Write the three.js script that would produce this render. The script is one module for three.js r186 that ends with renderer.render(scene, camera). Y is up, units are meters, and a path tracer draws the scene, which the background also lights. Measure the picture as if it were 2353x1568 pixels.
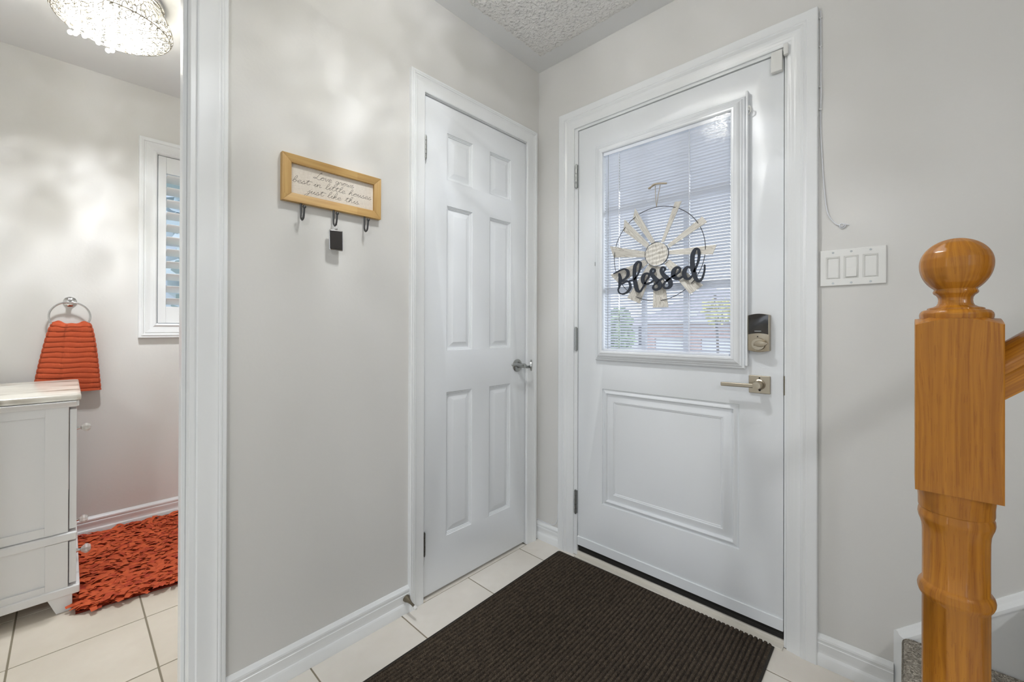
import * as THREE from 'three';
import { RoundedBoxGeometry } from 'three/addons/geometries/RoundedBoxGeometry.js';
import { mergeGeometries, toCreasedNormals } from 'three/addons/utils/BufferGeometryUtils.js';

// ------------------------------------------------------------------ camera, sky, exposure
const scene = new THREE.Scene();
const camera = new THREE.PerspectiveCamera(78.45, 2353 / 1568, 0.05, 200);
camera.rotation.set(THREE.MathUtils.degToRad(0.133), THREE.MathUtils.degToRad(43.275), THREE.MathUtils.degToRad(0.175), 'YXZ');
camera.position.set(1.397, 1.0883, 1.683);
camera.setViewOffset(2353, 1568, 0, 31, 2353, 1568);          // a lens shift, as the photograph's upright lines need
const renderer = new THREE.WebGLRenderer({ antialias: true });
renderer.toneMapping = THREE.LinearToneMapping;
renderer.toneMappingExposure = 1.0;
renderer.shadowMap.enabled = true;
renderer.shadowMap.type = THREE.PCFSoftShadowMap;
scene.background = new THREE.Color().setRGB(2.38, 2.58, 2.86);   // even overcast sky
const VESTIBULE_LAMP = [1.65, 0.145, 1.0], POWDER_LAMP = [2.7, 0.12, 0.6], DOME_LAMP = 5.4;   // candela per bulb: beam down and glow all round

// ------------------------------------------------------------------ small tools
let seed = 20240611;
const flat = (g) => (g.index ? g.toNonIndexed() : g);
const rnd = () => { seed = (seed * 1664525 + 1013904223) >>> 0; return seed / 4294967296; };
const rr = (a, b) => a + (b - a) * rnd();
const V = (x, y, z) => new THREE.Vector3(x, y, z);
const C = (r, g, b) => new THREE.Color().setRGB(r / 255, g / 255, b / 255, THREE.SRGBColorSpace);
const used = new Map();
function numbered(name) {
  const n = used.get(name) ?? 0; used.set(name, n + 1);
  return n ? name + '_' + String(n).padStart(3, '0') : name;
}
function thing(name, label, category, at = [0, 0, 0], group) {
  const o = new THREE.Group(); o.name = numbered(name); o.position.set(...at); scene.add(o);
  o.userData = { label, category }; if (group) o.userData.group = group;
  return o;
}
function struct(name, label, at = [0, 0, 0]) {
  const o = new THREE.Group(); o.name = name; o.position.set(...at); scene.add(o);
  o.userData = { kind: 'structure' }; if (label) o.userData.label = label;
  return o;
}
const baseOf = (o) => { let t = o; while (t.parent && t.parent !== scene) t = t.parent; return t; };
// geometry is given in room coordinates; it is moved to the base of the thing it belongs to
function part(name, geos, material, parent, label) {
  let g = Array.isArray(geos) ? merge(geos) : geos;
  const b = baseOf(parent).position;
  if (b.lengthSq() > 0) g.translate(-b.x, -b.y, -b.z);
  const m = new THREE.Mesh(g, material); m.name = name; m.castShadow = m.receiveShadow = true;
  if (label) m.userData.label = label;
  parent.add(m); return m;
}
function merge(list) {
  return mergeGeometries(list.map((g) => {
    let h = g.index ? g.toNonIndexed() : g;
    if (!h.attributes.normal) h.computeVertexNormals();
    if (!h.attributes.uv) uvm(h);
    for (const k of Object.keys(h.attributes)) if (!['position', 'normal', 'uv'].includes(k)) h.deleteAttribute(k);
    return h;
  }), false);
}
// texture coordinates in metres, by the axis each face looks along
function uvm(g) {
  const p = g.attributes.position, n = g.attributes.normal, uv = new Float32Array(p.count * 2);
  for (let i = 0; i < p.count; i++) {
    const ax = Math.abs(n.getX(i)), ay = Math.abs(n.getY(i)), az = Math.abs(n.getZ(i));
    if (ax >= ay && ax >= az) { uv[2 * i] = p.getZ(i); uv[2 * i + 1] = p.getY(i); }
    else if (ay >= az) { uv[2 * i] = p.getX(i); uv[2 * i + 1] = p.getZ(i); }
    else { uv[2 * i] = p.getX(i); uv[2 * i + 1] = p.getY(i); }
  }
  g.setAttribute('uv', new THREE.BufferAttribute(uv, 2)); return g;
}
function box(x0, x1, y0, y1, z0, z1, r = 0) {
  const w = Math.abs(x1 - x0), h = Math.abs(y1 - y0), d = Math.abs(z1 - z0);
  let g = r > 0 ? new RoundedBoxGeometry(w, h, d, 2, Math.min(r, w / 2.01, h / 2.01, d / 2.01)) : new THREE.BoxGeometry(w, h, d);
  g = g.index ? g.toNonIndexed() : g;
  g.translate((x0 + x1) / 2, (y0 + y1) / 2, (z0 + z1) / 2);
  return uvm(g);
}
const place = (g, x, y, z, rx = 0, ry = 0, rz = 0) => {
  g.applyMatrix4(new THREE.Matrix4().compose(V(x, y, z), new THREE.Quaternion().setFromEuler(new THREE.Euler(rx, ry, rz)), V(1, 1, 1))); return g;
};
function fromTriangles(pos, uv) {
  const g = new THREE.BufferGeometry();
  g.setAttribute('position', new THREE.Float32BufferAttribute(pos, 3));
  if (uv) g.setAttribute('uv', new THREE.Float32BufferAttribute(uv, 2));
  g.computeVertexNormals(); if (!uv) uvm(g);
  return g;
}
// a moulding: profile [u outward from the path, v off the surface] swept along a mitred path in a plane; map(a, b, v) gives the room point
function moulding(profile, path, closed, map, side = 1, cap = true) {
  const n = path.length, pos = [], uv = [], pt = [];
  for (let i = 0; i < n; i++) {
    const p = path[i], a = path[(i - 1 + n) % n], b = path[(i + 1) % n];
    let d1 = [p[0] - a[0], p[1] - a[1]], d2 = [b[0] - p[0], b[1] - p[1]];
    if (!closed && i === 0) d1 = d2; if (!closed && i === n - 1) d2 = d1;
    const l1 = Math.hypot(...d1), l2 = Math.hypot(...d2), n1 = [-d1[1] / l1 * side, d1[0] / l1 * side], n2 = [-d2[1] / l2 * side, d2[0] / l2 * side];
    const k = 1 + n1[0] * n2[0] + n1[1] * n2[1], m = [(n1[0] + n2[0]) / k, (n1[1] + n2[1]) / k];
    pt.push(profile.map(([u, v]) => map(p[0] + m[0] * u, p[1] + m[1] * u, v)));
  }
  let run = 0; const len = [0];
  for (let j = 1; j < profile.length; j++) len.push(len[j - 1] + Math.hypot(profile[j][0] - profile[j - 1][0], profile[j][1] - profile[j - 1][1]));
  for (let i = 0; i < (closed ? n : n - 1); i++) {
    const q = (i + 1) % n, step = Math.hypot(path[q][0] - path[i][0], path[q][1] - path[i][1]);
    for (let j = 0; j + 1 < profile.length; j++) {
      const A = pt[i][j], B = pt[q][j], D = pt[i][j + 1], E = pt[q][j + 1];
      pos.push(...A, ...B, ...E, ...A, ...E, ...D);
      const u0 = run, u1 = run + step, v0 = len[j], v1 = len[j + 1];
      uv.push(v0, u0, v0, u1, v1, u1, v0, u0, v1, u1, v1, u0);
    }
    run += step;
  }
  let g = new THREE.BufferGeometry();
  g.setAttribute('position', new THREE.Float32BufferAttribute(pos, 3)); g.setAttribute('uv', new THREE.Float32BufferAttribute(uv, 2));
  g = toCreasedNormals(g, 0.5);
  if (!closed && cap) {
    const tri = THREE.ShapeUtils.triangulateShape(profile.map((q) => new THREE.Vector2(...q)), []), cp = [];
    for (const e of [0, n - 1]) for (const t of tri) for (const k of t) cp.push(...pt[e][k]);
    g = merge([g, fromTriangles(cp)]);
  }
  return g;
}
const onX = (x0, s = 1) => (a, b, v) => [x0 + s * v, b, a];      // plane x = x0: a is z, b is y
const onZ = (z0, s = 1) => (a, b, v) => [a, b, z0 + s * v];      // plane z = z0: a is x, b is y
function tube(points, r, seg = 32, radial = 8, closed = false) {
  return new THREE.TubeGeometry(new THREE.CatmullRomCurve3(points.map((p) => V(...p)), closed, 'centripetal'), seg, r, radial, closed).toNonIndexed();
}
function capsuleEnd(p, r) { return place(new THREE.SphereGeometry(r, 12, 8).toNonIndexed(), ...p); }
function lathe(prof, seg = 40, crease = 0.6) { return toCreasedNormals(new THREE.LatheGeometry(prof.map((p) => new THREE.Vector2(...p)), seg).toNonIndexed(), crease); }
function extrude(shape, depth, bevel = 0, seg = 12) {
  return new THREE.ExtrudeGeometry(shape, { depth: depth - 2 * bevel, bevelEnabled: bevel > 0, bevelSize: bevel, bevelThickness: bevel, bevelOffset: -bevel, bevelSegments: 2, curveSegments: seg }).translate(0, 0, bevel);
}
const poly = (pts) => { const s = new THREE.Shape(); pts.forEach((p, i) => (i ? s.lineTo(...p) : s.moveTo(...p))); s.closePath(); return s; };
const rectHole = (x0, x1, y0, y1) => { const h = new THREE.Path(); h.moveTo(x0, y0); h.lineTo(x0, y1); h.lineTo(x1, y1); h.lineTo(x1, y0); h.closePath(); return h; };

// ------------------------------------------------------------------ textures
function lattice(n, k) { let s = k * 7919 + 13; const a = new Float32Array(n * n); for (let i = 0; i < n * n; i++) { s = (s * 1664525 + 1013904223) >>> 0; a[i] = s / 4294967296; } return a; }
const lat = new Map();
function noise2(x, y, n, k) {                                     // value noise that repeats every n cells
  const key = n * 100 + k; if (!lat.has(key)) lat.set(key, lattice(n, k)); const L = lat.get(key);
  const xi = Math.floor(x), yi = Math.floor(y), fx = x - xi, fy = y - yi, sx = fx * fx * (3 - 2 * fx), sy = fy * fy * (3 - 2 * fy);
  const m = (v) => ((v % n) + n) % n, a = L[m(yi) * n + m(xi)], b = L[m(yi) * n + m(xi + 1)], c = L[m(yi + 1) * n + m(xi)], d = L[m(yi + 1) * n + m(xi + 1)];
  return (a + (b - a) * sx) * (1 - sy) + (c + (d - c) * sx) * sy;
}
function fbm(u, v, n, oct, k) { let s = 0, a = 0.5, t = 0; for (let i = 0; i < oct; i++) { s += a * noise2(u * n, v * n, n, k + i); t += a; a *= 0.5; n *= 2; } return s / t; }
function texture(w, h, metres, srgb, f) {
  const d = new Uint8Array(w * h * 4), c = [0, 0, 0];
  for (let y = 0; y < h; y++) for (let x = 0; x < w; x++) { f(x / w, y / h, c); const i = (y * w + x) * 4; d[i] = c[0]; d[i + 1] = c[1]; d[i + 2] = c[2]; d[i + 3] = 255; }
  const t = new THREE.DataTexture(d, w, h); t.wrapS = t.wrapT = THREE.RepeatWrapping; t.magFilter = THREE.LinearFilter; t.minFilter = THREE.LinearMipmapLinearFilter; t.generateMipmaps = true;
  if (srgb) t.colorSpace = THREE.SRGBColorSpace;
  t.repeat.set(1 / metres[0], 1 / metres[1]); t.needsUpdate = true; return t;
}
const grey = (f) => (u, v, c) => { const g = Math.max(0, Math.min(255, f(u, v) * 255)); c[0] = c[1] = c[2] = g; };
const mixc = (a, b, t, c) => { for (let i = 0; i < 3; i++) c[i] = Math.max(0, Math.min(255, a[i] + (b[i] - a[i]) * t)); };
const T = {};
T.roller = texture(512, 512, [0.5, 0.5], false, grey((u, v) => 0.6 * fbm(u, v, 64, 2, 1) + 0.4 * fbm(u, v, 12, 2, 5)));
T.brush = texture(256, 512, [0.12, 0.9], false, grey((u, v) => 0.7 * noise2(u * 128, v * 8, 128, 11) + 0.3 * noise2(u * 32, v * 4, 32, 13)));
T.stipple = texture(1024, 1024, [0.7, 0.7], false, grey((u, v) => {
  const a = fbm(u, v, 64, 2, 21), b = fbm(u, v, 128, 2, 25); return Math.pow(Math.max(0, a - 0.33) * 1.9, 1.3) * 0.75 + 0.35 * b;
}));
T.tile = texture(512, 512, [1.3, 1.3], true, (u, v, c) => {
  const a = fbm(u, v, 6, 5, 31), b = fbm(u, v, 48, 3, 37); mixc([238, 233, 224], [226, 219, 208], a * 1.5 - 0.3 + (b - 0.5) * 0.35, c);
});
T.tileRough = texture(256, 256, [0.8, 0.8], false, grey((u, v) => 0.3 + 0.22 * fbm(u, v, 10, 4, 41)));
T.oak = texture(512, 1024, [0.1602, 0.64], true, (u, v, c) => {
  const wob = (fbm(u, v, 4, 3, 51) - 0.5) * 0.10, g = noise2((u + wob) * 64, v * 4, 64, 55), f = noise2((u + wob * 0.6) * 256, v * 32, 256, 57), l = noise2((u + wob) * 16, v * 2, 16, 59);
  let t = 0.5 * g + 0.3 * l + 0.15 * f; const pore = f > 0.66 && noise2(u * 128, v * 24, 128, 61) > 0.5 ? 0.17 : 0;
  mixc([186, 124, 34], [140, 82, 14], t * 1.1 - 0.15 + pore * 1.2, c);
});
T.maple = texture(256, 512, [0.12, 0.5], true, (u, v, c) => { const t = 0.5 * noise2(u * 40 + 2 * fbm(u, v, 4, 2, 63), v * 4, 64, 65) + 0.5 * fbm(u, v, 6, 3, 67); mixc([206, 172, 112], [178, 138, 80], t * 1.2 - 0.1, c); });
T.linen = texture(256, 256, [0.06, 0.06], true, (u, v, c) => { const t = 0.5 * noise2(u * 64, v * 8, 64, 71) + 0.5 * noise2(u * 8, v * 64, 64, 73); mixc([232, 225, 214], [212, 203, 190], t * 1.1, c); });
T.marble = texture(1024, 512, [0.8, 0.4], true, (u, v, c) => {
  const w = fbm(u, v, 4, 4, 81) * 0.5, s = Math.abs(noise2(u * 2 + w, v * 8 + w * 6, 16, 83) - 0.5), q = Math.max(0, 1 - s * 6) * Math.max(0, fbm(u, v, 4, 3, 85) * 2.2 - 0.75), e = fbm(u, v, 8, 4, 87);
  mixc([232, 228, 216], [140, 132, 116], Math.min(1, q * 0.95 + (e - 0.45) * 0.28), c);
});
T.mat = texture(1024, 1024, [0.36, 0.36], true, (u, v, c) => {
  const a = fbm(u, v, 32, 4, 91), b = noise2(u * 256, v * 256, 256, 95), d = noise2(u * 128, v * 512, 512, 97);
  mixc([46, 38, 29], [108, 93, 76], a * 0.55 + b * 0.55 - 0.2, c); if (b * d > 0.62) mixc(c.slice(), [140, 122, 104], 0.75, c);
});
T.matBump = texture(512, 512, [0.12, 0.12], false, grey((u, v) => fbm(u, v, 64, 3, 101)));
T.carpet = texture(512, 512, [0.22, 0.22], true, (u, v, c) => { const b = noise2(u * 96, v * 96, 96, 111), a = noise2(u * 40, v * 40, 40, 113); mixc([214, 206, 192], [104, 97, 86], 0.75 * b + 0.4 * a - 0.1, c); });
T.carpetBump = texture(512, 512, [0.22, 0.22], false, grey((u, v) => 0.7 * noise2(u * 96, v * 96, 96, 111) + 0.3 * noise2(u * 40, v * 40, 40, 113)));
T.weathered = texture(256, 512, [0.06, 0.2], true, (u, v, c) => {
  const w = fbm(u, v, 4, 3, 121), t = Math.abs(((u * 7 + w * 5 + v * 1.2) % 1) - 0.5) * 2, l = Math.pow(1 - t, 5) * (fbm(u, v, 3, 2, 125) > 0.42 ? 1 : 0.35);
  mixc([218, 214, 204], [112, 100, 86], l * 0.4 + (noise2(u * 48, v * 6, 48, 127) - 0.5) * 0.3, c);
});
T.terry = texture(256, 256, [0.05, 0.05], false, grey((u, v) => fbm(u, v, 48, 3, 131)));
T.brick = texture(512, 512, [2.0, 2.0], true, (u, v, c) => {
  const row = Math.floor(v * 26), ub = u * 9 + (row % 2) * 0.5, fx = ub - Math.floor(ub), fy = v * 26 - row, mortar = fx < 0.05 || fy < 0.12;
  if (mortar) mixc([214, 208, 204], [204, 198, 194], 0.5, c); else mixc([206, 174, 168], [184, 150, 146], noise2(Math.floor(ub) % 64, row % 64, 64, 137), c);
});
T.shingle = texture(256, 256, [1.6, 1.6], true, (u, v, c) => { const r = Math.floor(v * 10), q = noise2(Math.floor(u * 12 + (r % 2) * 0.5) % 64, r, 64, 141); mixc([176, 170, 178], [150, 146, 154], q + ((v * 10) % 1 < 0.12 ? 0.8 : 0), c); });

// ------------------------------------------------------------------ materials
const std = (o) => new THREE.MeshStandardMaterial(o), phys = (o) => new THREE.MeshPhysicalMaterial(o);
const M = {
  wall: std({ color: C(220, 219, 215), roughness: 0.55, bumpMap: T.roller, bumpScale: 0.00025 }),
  powderWall: std({ color: C(224, 223, 219), roughness: 0.55, bumpMap: T.roller, bumpScale: 0.00025 }),
  ceiling: std({ color: C(236, 237, 237), roughness: 0.8, bumpMap: T.roller, bumpScale: 0.0002 }),
  stipple: std({ color: C(242, 241, 238), roughness: 0.9, bumpMap: T.stipple, bumpScale: 0.008 }),
  trim: std({ color: C(237, 239, 239), roughness: 0.28, bumpMap: T.brush, bumpScale: 0.000012 }),
  door: std({ color: C(236, 239, 241), roughness: 0.26, bumpMap: T.brush, bumpScale: 0.00001 }),
  tile: std({ map: T.tile, roughnessMap: T.tileRough, roughness: 1 }),
  tileWarm: std({ map: T.tile, color: C(252, 248, 240), roughnessMap: T.tileRough, roughness: 1 }),
  grout: std({ color: C(150, 141, 122), roughness: 0.95 }),
  saddle: std({ color: C(222, 217, 206), roughness: 0.4 }),
  rubber: std({ color: C(24, 22, 20), roughness: 0.5 }),
  gap: std({ color: C(40, 38, 36), roughness: 0.8 }),
  nickel: std({ color: C(178, 168, 150), metalness: 1, roughness: 0.33 }),
  steel: std({ color: C(172, 174, 172), metalness: 1, roughness: 0.28 }),
  chrome: std({ color: C(214, 214, 214), metalness: 1, roughness: 0.12 }),
  darkMetal: std({ color: C(92, 92, 92), metalness: 1, roughness: 0.35 }),
  brass: std({ color: C(120, 112, 96), metalness: 1, roughness: 0.4 }),
  wire: std({ color: C(96, 96, 98), metalness: 0.6, roughness: 0.5 }),
  cage: std({ color: C(176, 170, 158), metalness: 0.6, roughness: 0.4 }),
  hole: std({ color: C(30, 30, 30), roughness: 0.7 }),
  black: phys({ color: C(34, 30, 27), roughness: 0.18, clearcoat: 0.6, clearcoatRoughness: 0.1 }),
  leather: std({ color: C(40, 36, 33), roughness: 0.55 }),
  plastic: std({ color: C(234, 234, 230), roughness: 0.3 }),
  lettering: std({ color: C(40, 46, 56), roughness: 0.5 }),
  oak: phys({ map: T.oak, roughness: 0.42, specularIntensity: 0.6, clearcoat: 0.35, clearcoatRoughness: 0.1 }),
  maple: std({ map: T.maple, roughness: 0.5 }),
  linen: std({ map: T.linen, roughness: 0.9 }),
  marble: std({ map: T.marble, roughness: 0.22 }),
  mat: std({ map: T.mat, roughness: 1, bumpMap: T.matBump, bumpScale: 0.002 }),
  matEdge: std({ color: C(40, 36, 30), roughness: 0.8 }),
  carpet: std({ map: T.carpet, roughness: 1, bumpMap: T.carpetBump, bumpScale: 0.006 }),
  weathered: std({ map: T.weathered, roughness: 0.8 }),
  twine: std({ color: C(176, 164, 144), roughness: 0.9 }),
  towel: phys({ color: C(204, 92, 56), roughness: 1, bumpMap: T.terry, bumpScale: 0.0015, sheen: 0.4, sheenColor: C(230, 110, 70), sheenRoughness: 0.6 }),
  rugPile: std({ color: 0xffffff, roughness: 0.75 }),
  rugBack: std({ color: C(120, 34, 14), roughness: 1 }),
  slat: phys({ color: C(240, 244, 252), roughness: 0.45 }),
  cord: std({ color: C(232, 234, 238), roughness: 0.7 }),
  glass: phys({ color: 0xffffff, roughness: 0.0, transmission: 1, thickness: 0, ior: 1.5 }),
  crystal: phys({ color: C(255, 254, 250), roughness: 0.42, transmission: 0.9, thickness: 0, ior: 1.6 }),
  knob: phys({ color: C(244, 244, 240), roughness: 0.12, transmission: 0.55, thickness: 0, ior: 1.5, flatShading: true }),
  bulb: std({ color: 0xffffff, emissive: new THREE.Color().setRGB(1, 0.96, 0.88), emissiveIntensity: 14 }),
  dome: std({ color: 0xffffff, emissive: new THREE.Color().setRGB(1, 0.96, 0.9), emissiveIntensity: 3 }),
  vanity: std({ color: C(238, 239, 239), roughness: 0.32 }),
  brick: std({ map: T.brick, roughness: 0.95 }),
  shingle: std({ map: T.shingle, roughness: 0.95 }),
  siding: std({ color: C(226, 228, 232), roughness: 0.7 }),
  neighbour: std({ color: C(216, 224, 236), roughness: 0.8 }),
  asphalt: std({ color: C(150, 150, 152), roughness: 0.95 }),
  lawn: std({ color: C(110, 128, 84), roughness: 1 }),
  bark: std({ color: C(92, 78, 66), roughness: 1 }),
  leaf: std({ color: 0xffffff, roughness: 0.8, side: THREE.DoubleSide }),
  darkGlass: std({ color: C(70, 76, 86), roughness: 0.1 }),
  soffit: std({ color: C(206, 206, 208), roughness: 0.8 }),
};

// ------------------------------------------------------------------ the shell
const H = 2.423, PX = -1.6835, XR = 3.6, ZB = 5.0, PZ0 = 0.55, PZ1 = 2.4, HT = 2.423;
const wall = (name, geos, m = M.wall) => { const s = struct(name); part('plaster', geos, m, s); return s; };
wall('wall_front', [box(-0.12, 0.225, 0, H, -0.15, 0), box(1.108, XR, 0, H, -0.15, 0), box(0.225, 1.108, 2.058, H, -0.15, 0)]);
wall('wall_left', [
  box(-0.12, 0, 0, H, -0.0, 0.094), box(-0.12, -0.05, 0, H, 0.094, 0.7095), box(-0.05, 0, 2.0265, H, 0.094, 0.7095), box(-0.12, 0, 0, H, 0.7095, 1.449),
  box(-0.12, 0, 2.05, H, 1.449, 2.21), box(-0.12, 0, 0, H, 2.21, ZB)]);
wall('wall_right', [box(XR, XR + 0.12, 0, H, -0.15, ZB)]);
wall('wall_back', [box(-0.12, 0.2, 0, H, ZB, ZB + 0.15), box(1.15, 2.45, 0, H, ZB, ZB + 0.15), box(3.4, XR + 0.12, 0, H, ZB, ZB + 0.15), box(0.2, 1.15, 0, 0.1, ZB, ZB + 0.15), box(0.2, 1.15, 2.15, H, ZB, ZB + 0.15), box(2.45, 3.4, 0, 0.1, ZB, ZB + 0.15), box(2.45, 3.4, 2.15, H, ZB, ZB + 0.15)]);
wall('wall_powder_window', [box(PX - 0.15, PX, 0, H, PZ0, 0.78), box(PX - 0.15, PX, 0, H, 1.342, PZ1), box(PX - 0.15, PX, 0, 1.108, 0.78, 1.342), box(PX - 0.15, PX, 2.066, H, 0.78, 1.342)], M.powderWall);
wall('wall_powder_far', [box(PX - 0.15, -0.12, 0, H, PZ0 - 0.12, PZ0)], M.powderWall);
wall('wall_powder_back', [box(PX - 0.15, -0.12, 0, H, PZ1, PZ1 + 0.12)], M.powderWall);
{
  const c = struct('ceiling');
  part('flat_border', [box(PX - 0.15, XR + 0.12, H, H + 0.15, -0.15, ZB + 0.15)], M.ceiling, c);
  // stippled field with a ragged edge inside the smooth border
  const g = new THREE.PlaneGeometry(XR - 0.19, ZB - 0.19, 170, 240).rotateX(Math.PI / 2).translate(XR / 2, H - 0.0025, ZB / 2), p = g.attributes.position;
  for (let i = 0; i < p.count; i++) {
    const x = p.getX(i), z = p.getZ(i), e = Math.min(x - 0.095, XR - 0.095 - x, z - 0.095, ZB - 0.095 - z);
    if (e < 0.001) { p.setX(i, x + rr(-0.006, 0.006)); p.setZ(i, z + rr(-0.006, 0.006)); p.setY(i, H + 0.0004); } else p.setY(i, H - 0.0025 - 0.002 * rnd());
  }
  g.computeVertexNormals(); const gg = g.toNonIndexed(); uvm(gg);
  part('stippled_field', gg, M.stipple, c);
}
// floor: a grout bed with tiles that are pieces of their own
{
  const f = struct('floor');
  part('grout_bed', [box(PX - 0.15, XR + 0.12, -0.12, -0.0022, -0.15, ZB + 0.15)], M.grout, f);
  const proto = new Map(); let k = 0;
  const lay = (x0, x1, z0, z1, m) => {
    const w = x1 - x0, d = z1 - z0; if (w < 0.012 || d < 0.012) return;
    const key = w.toFixed(3) + '_' + d.toFixed(3);
    if (!proto.has(key)) { const g = new RoundedBoxGeometry(w, 0.009, d, 1, 0.0016).toNonIndexed(); proto.set(key, g); }
    const src = proto.get(key).clone(), jx = rr(0, 3), jz = rr(0, 3), p = src.attributes.position, n = src.attributes.normal, uv = new Float32Array(p.count * 2);
    for (let i = 0; i < p.count; i++) { const top = Math.abs(n.getY(i)) > 0.4; uv[2 * i] = p.getX(i) + jx; uv[2 * i + 1] = (top ? p.getZ(i) : p.getY(i)) + jz; }
    src.setAttribute('uv', new THREE.BufferAttribute(uv, 2));
    const t = new THREE.Mesh(src, m); t.name = k ? 'tile_' + String(k).padStart(3, '0') : 'tile'; k++;
    t.position.set((x0 + x1) / 2, -0.0045 + rr(-0.0003, 0.0002), (z0 + z1) / 2); t.castShadow = t.receiveShadow = true; f.add(t);
  };
  const G = 0.0024, zs = []; for (let z = 0.1486 - 0.3328; z < 3.3; z += 0.3328) zs.push(z);
  const cells = (a, lo, hi) => { const out = []; for (let i = 0; i + 1 < a.length; i++) { const l = Math.max(a[i], lo), h = Math.min(a[i + 1], hi); if (h > l) out.push([l + G, h - G]); } return out; };
  const hx = []; for (let x = 0.0065; x < 3.5; x += 0.3325) hx.push(x); hx[1] = 0.32;
  for (const [x0, x1] of cells(hx, 0, 3.0)) for (const [z0, z1] of cells(zs, 0.0, 3.2)) lay(x0, x1, z0, z1, M.tile);
  const pxs = []; for (let x = -0.0098 - 0.3345 * 6; x < 0.02; x += 0.3345) pxs.push(x); pxs[pxs.length - 1] = 0.0065;
  for (const [x0, x1] of cells(pxs, PX, 0.0065)) for (const [z0, z1] of cells(zs, 0.5, 2.5)) lay(x0, x1, z0, z1, M.tileWarm);
  lay(-0.05, 0.0055, 0.1, 0.703, M.tile);
  const rest = part('tiles_beyond', [box(0.0, 3.6, -0.008, -0.0006, 3.2, ZB)], M.tile, f); rest.userData.kind = 'structure';
}
// casings ------------------------------------------------------------------
const caseWide = [[0, 0], [0, 0.008], [0.004, 0.0095], [0.010, 0.0095], [0.012, 0.0105], [0.020, 0.0105], [0.024, 0.0125], [0.032, 0.0135], [0.038, 0.0130], [0.043, 0.0165], [0.047, 0.0185], [0.051, 0.0175], [0.054, 0.0160], [0.0555, 0.0175], [0.083, 0.0175], [0.0855, 0.0155], [0.086, 0]];
const caseNarrow = [[0, 0], [0, 0.007], [0.003, 0.009], [0.012, 0.0095], [0.022, 0.0100], [0.034, 0.0115], [0.044, 0.0140], [0.047, 0.0155], [0.0485, 0.0145], [0.050, 0.0145], [0.0525, 0.0175], [0.056, 0.0180], [0.058, 0.0160], [0.0595, 0.0175], [0.066, 0.0175], [0.068, 0.0155], [0.068, 0]];
{
  const t = struct('trim_1');
  part('casing', moulding(caseWide, [[0.2285, 0], [0.2285, 2.055], [1.1035, 2.055], [1.1035, 0]], false, onZ(0), 1), M.trim, t);
  part('jamb', [box(0.221, 0.2462, 0, 2.06, -0.15, 0.001, 0.001), box(1.0945, 1.115, 0, 2.06, -0.15, 0.001, 0.001), box(0.2462, 1.0945, 2.0435, 2.066, -0.15, 0.001, 0.001)], M.trim, t);
  part('stop', [box(0.2462, 0.258, 0.03, 2.0435, -0.15, -0.052), box(1.083, 1.0945, 0.03, 2.0435, -0.15, -0.052), box(0.258, 1.083, 2.03, 2.0435, -0.15, -0.052)], M.gap, t);
  const t2 = struct('trim_2');
  part('casing', moulding(caseNarrow, [[0.7135, 0], [0.7135, 2.0275], [0.0965, 2.0275], [0.0965, 0]], false, onX(0), -1), M.trim, t2);
  part('jamb', [box(-0.05, 0.001, 0, 2.028, 0.7092, 0.7155, 0.001), box(-0.05, 0.001, 0, 2.028, 0.0895, 0.0945, 0.001), box(-0.05, 0.001, 2.0245, 2.032, 0.0945, 0.7092, 0.001)], M.trim, t2);
  const t3 = struct('trim_3');
  part('casing', moulding(caseNarrow, [[1.4455, 0], [1.4455, 2.05], [2.214, 2.05], [2.214, 0]], false, onX(0), 1), M.trim, t3);
  part('jamb', [box(-0.125, 0.002, 0, 2.054, 1.4448, 1.460, 0.0012), box(-0.125, 0.002, 0, 2.054, 2.20, 2.2135, 0.0012), box(-0.125, 0.002, 2.04, 2.054, 1.46, 2.20, 0.0012)], M.trim, t3);
  part('stop', [box(-0.085, -0.045, 0, 2.04, 1.46, 1.470, 0.002), box(-0.085, -0.045, 2.03, 2.04, 1.47, 2.19, 0.002)], M.trim, t3);
  const bb = [[0, 0], [0, 0.0135], [0.034, 0.0145], [0.0385, 0.0125], [0.041, 0.0095], [0.050, 0.0085], [0.060, 0.0098], [0.070, 0.0125], [0.073, 0.0125], [0.0745, 0.0105], [0.080, 0.0105], [0.084, 0.0125], [0.090, 0.0115], [0.0955, 0.0065], [0.1, 0.003], [0.1, 0]];
  const base = (name, path, map, side, scale = 1) => { const s = struct(name); part('board', moulding(bb.map(([u, v]) => [u * scale, v]), path, false, map, side), M.trim, s); };
  base('baseboard_left', [[0.781, 0], [1.378, 0]], onX(0), 1);
  base('baseboard_front', [[0, 0], [0.1435, 0]], onZ(0), 1, 0.9);
  base('baseboard_right_of_door', [[1.189, 0], [1.372, 0]], onZ(0), 1);
  base('baseboard_powder', [[PZ0, 0], [PZ1, 0]], onX(PX), 1, 1.06);
  base('baseboard_powder_far', [[PX, 0], [-0.12, 0]], onZ(PZ0), 1);
  base('baseboard_back', [[1.22, 0], [2.38, 0]], onZ(ZB, -1), 1);
  base('baseboard_left_rear', [[2.282, 0], [ZB, 0]], onX(0), 1);
  base('baseboard_right', [[0.9, 0], [ZB, 0]], onX(XR, -1), 1);
}
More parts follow.
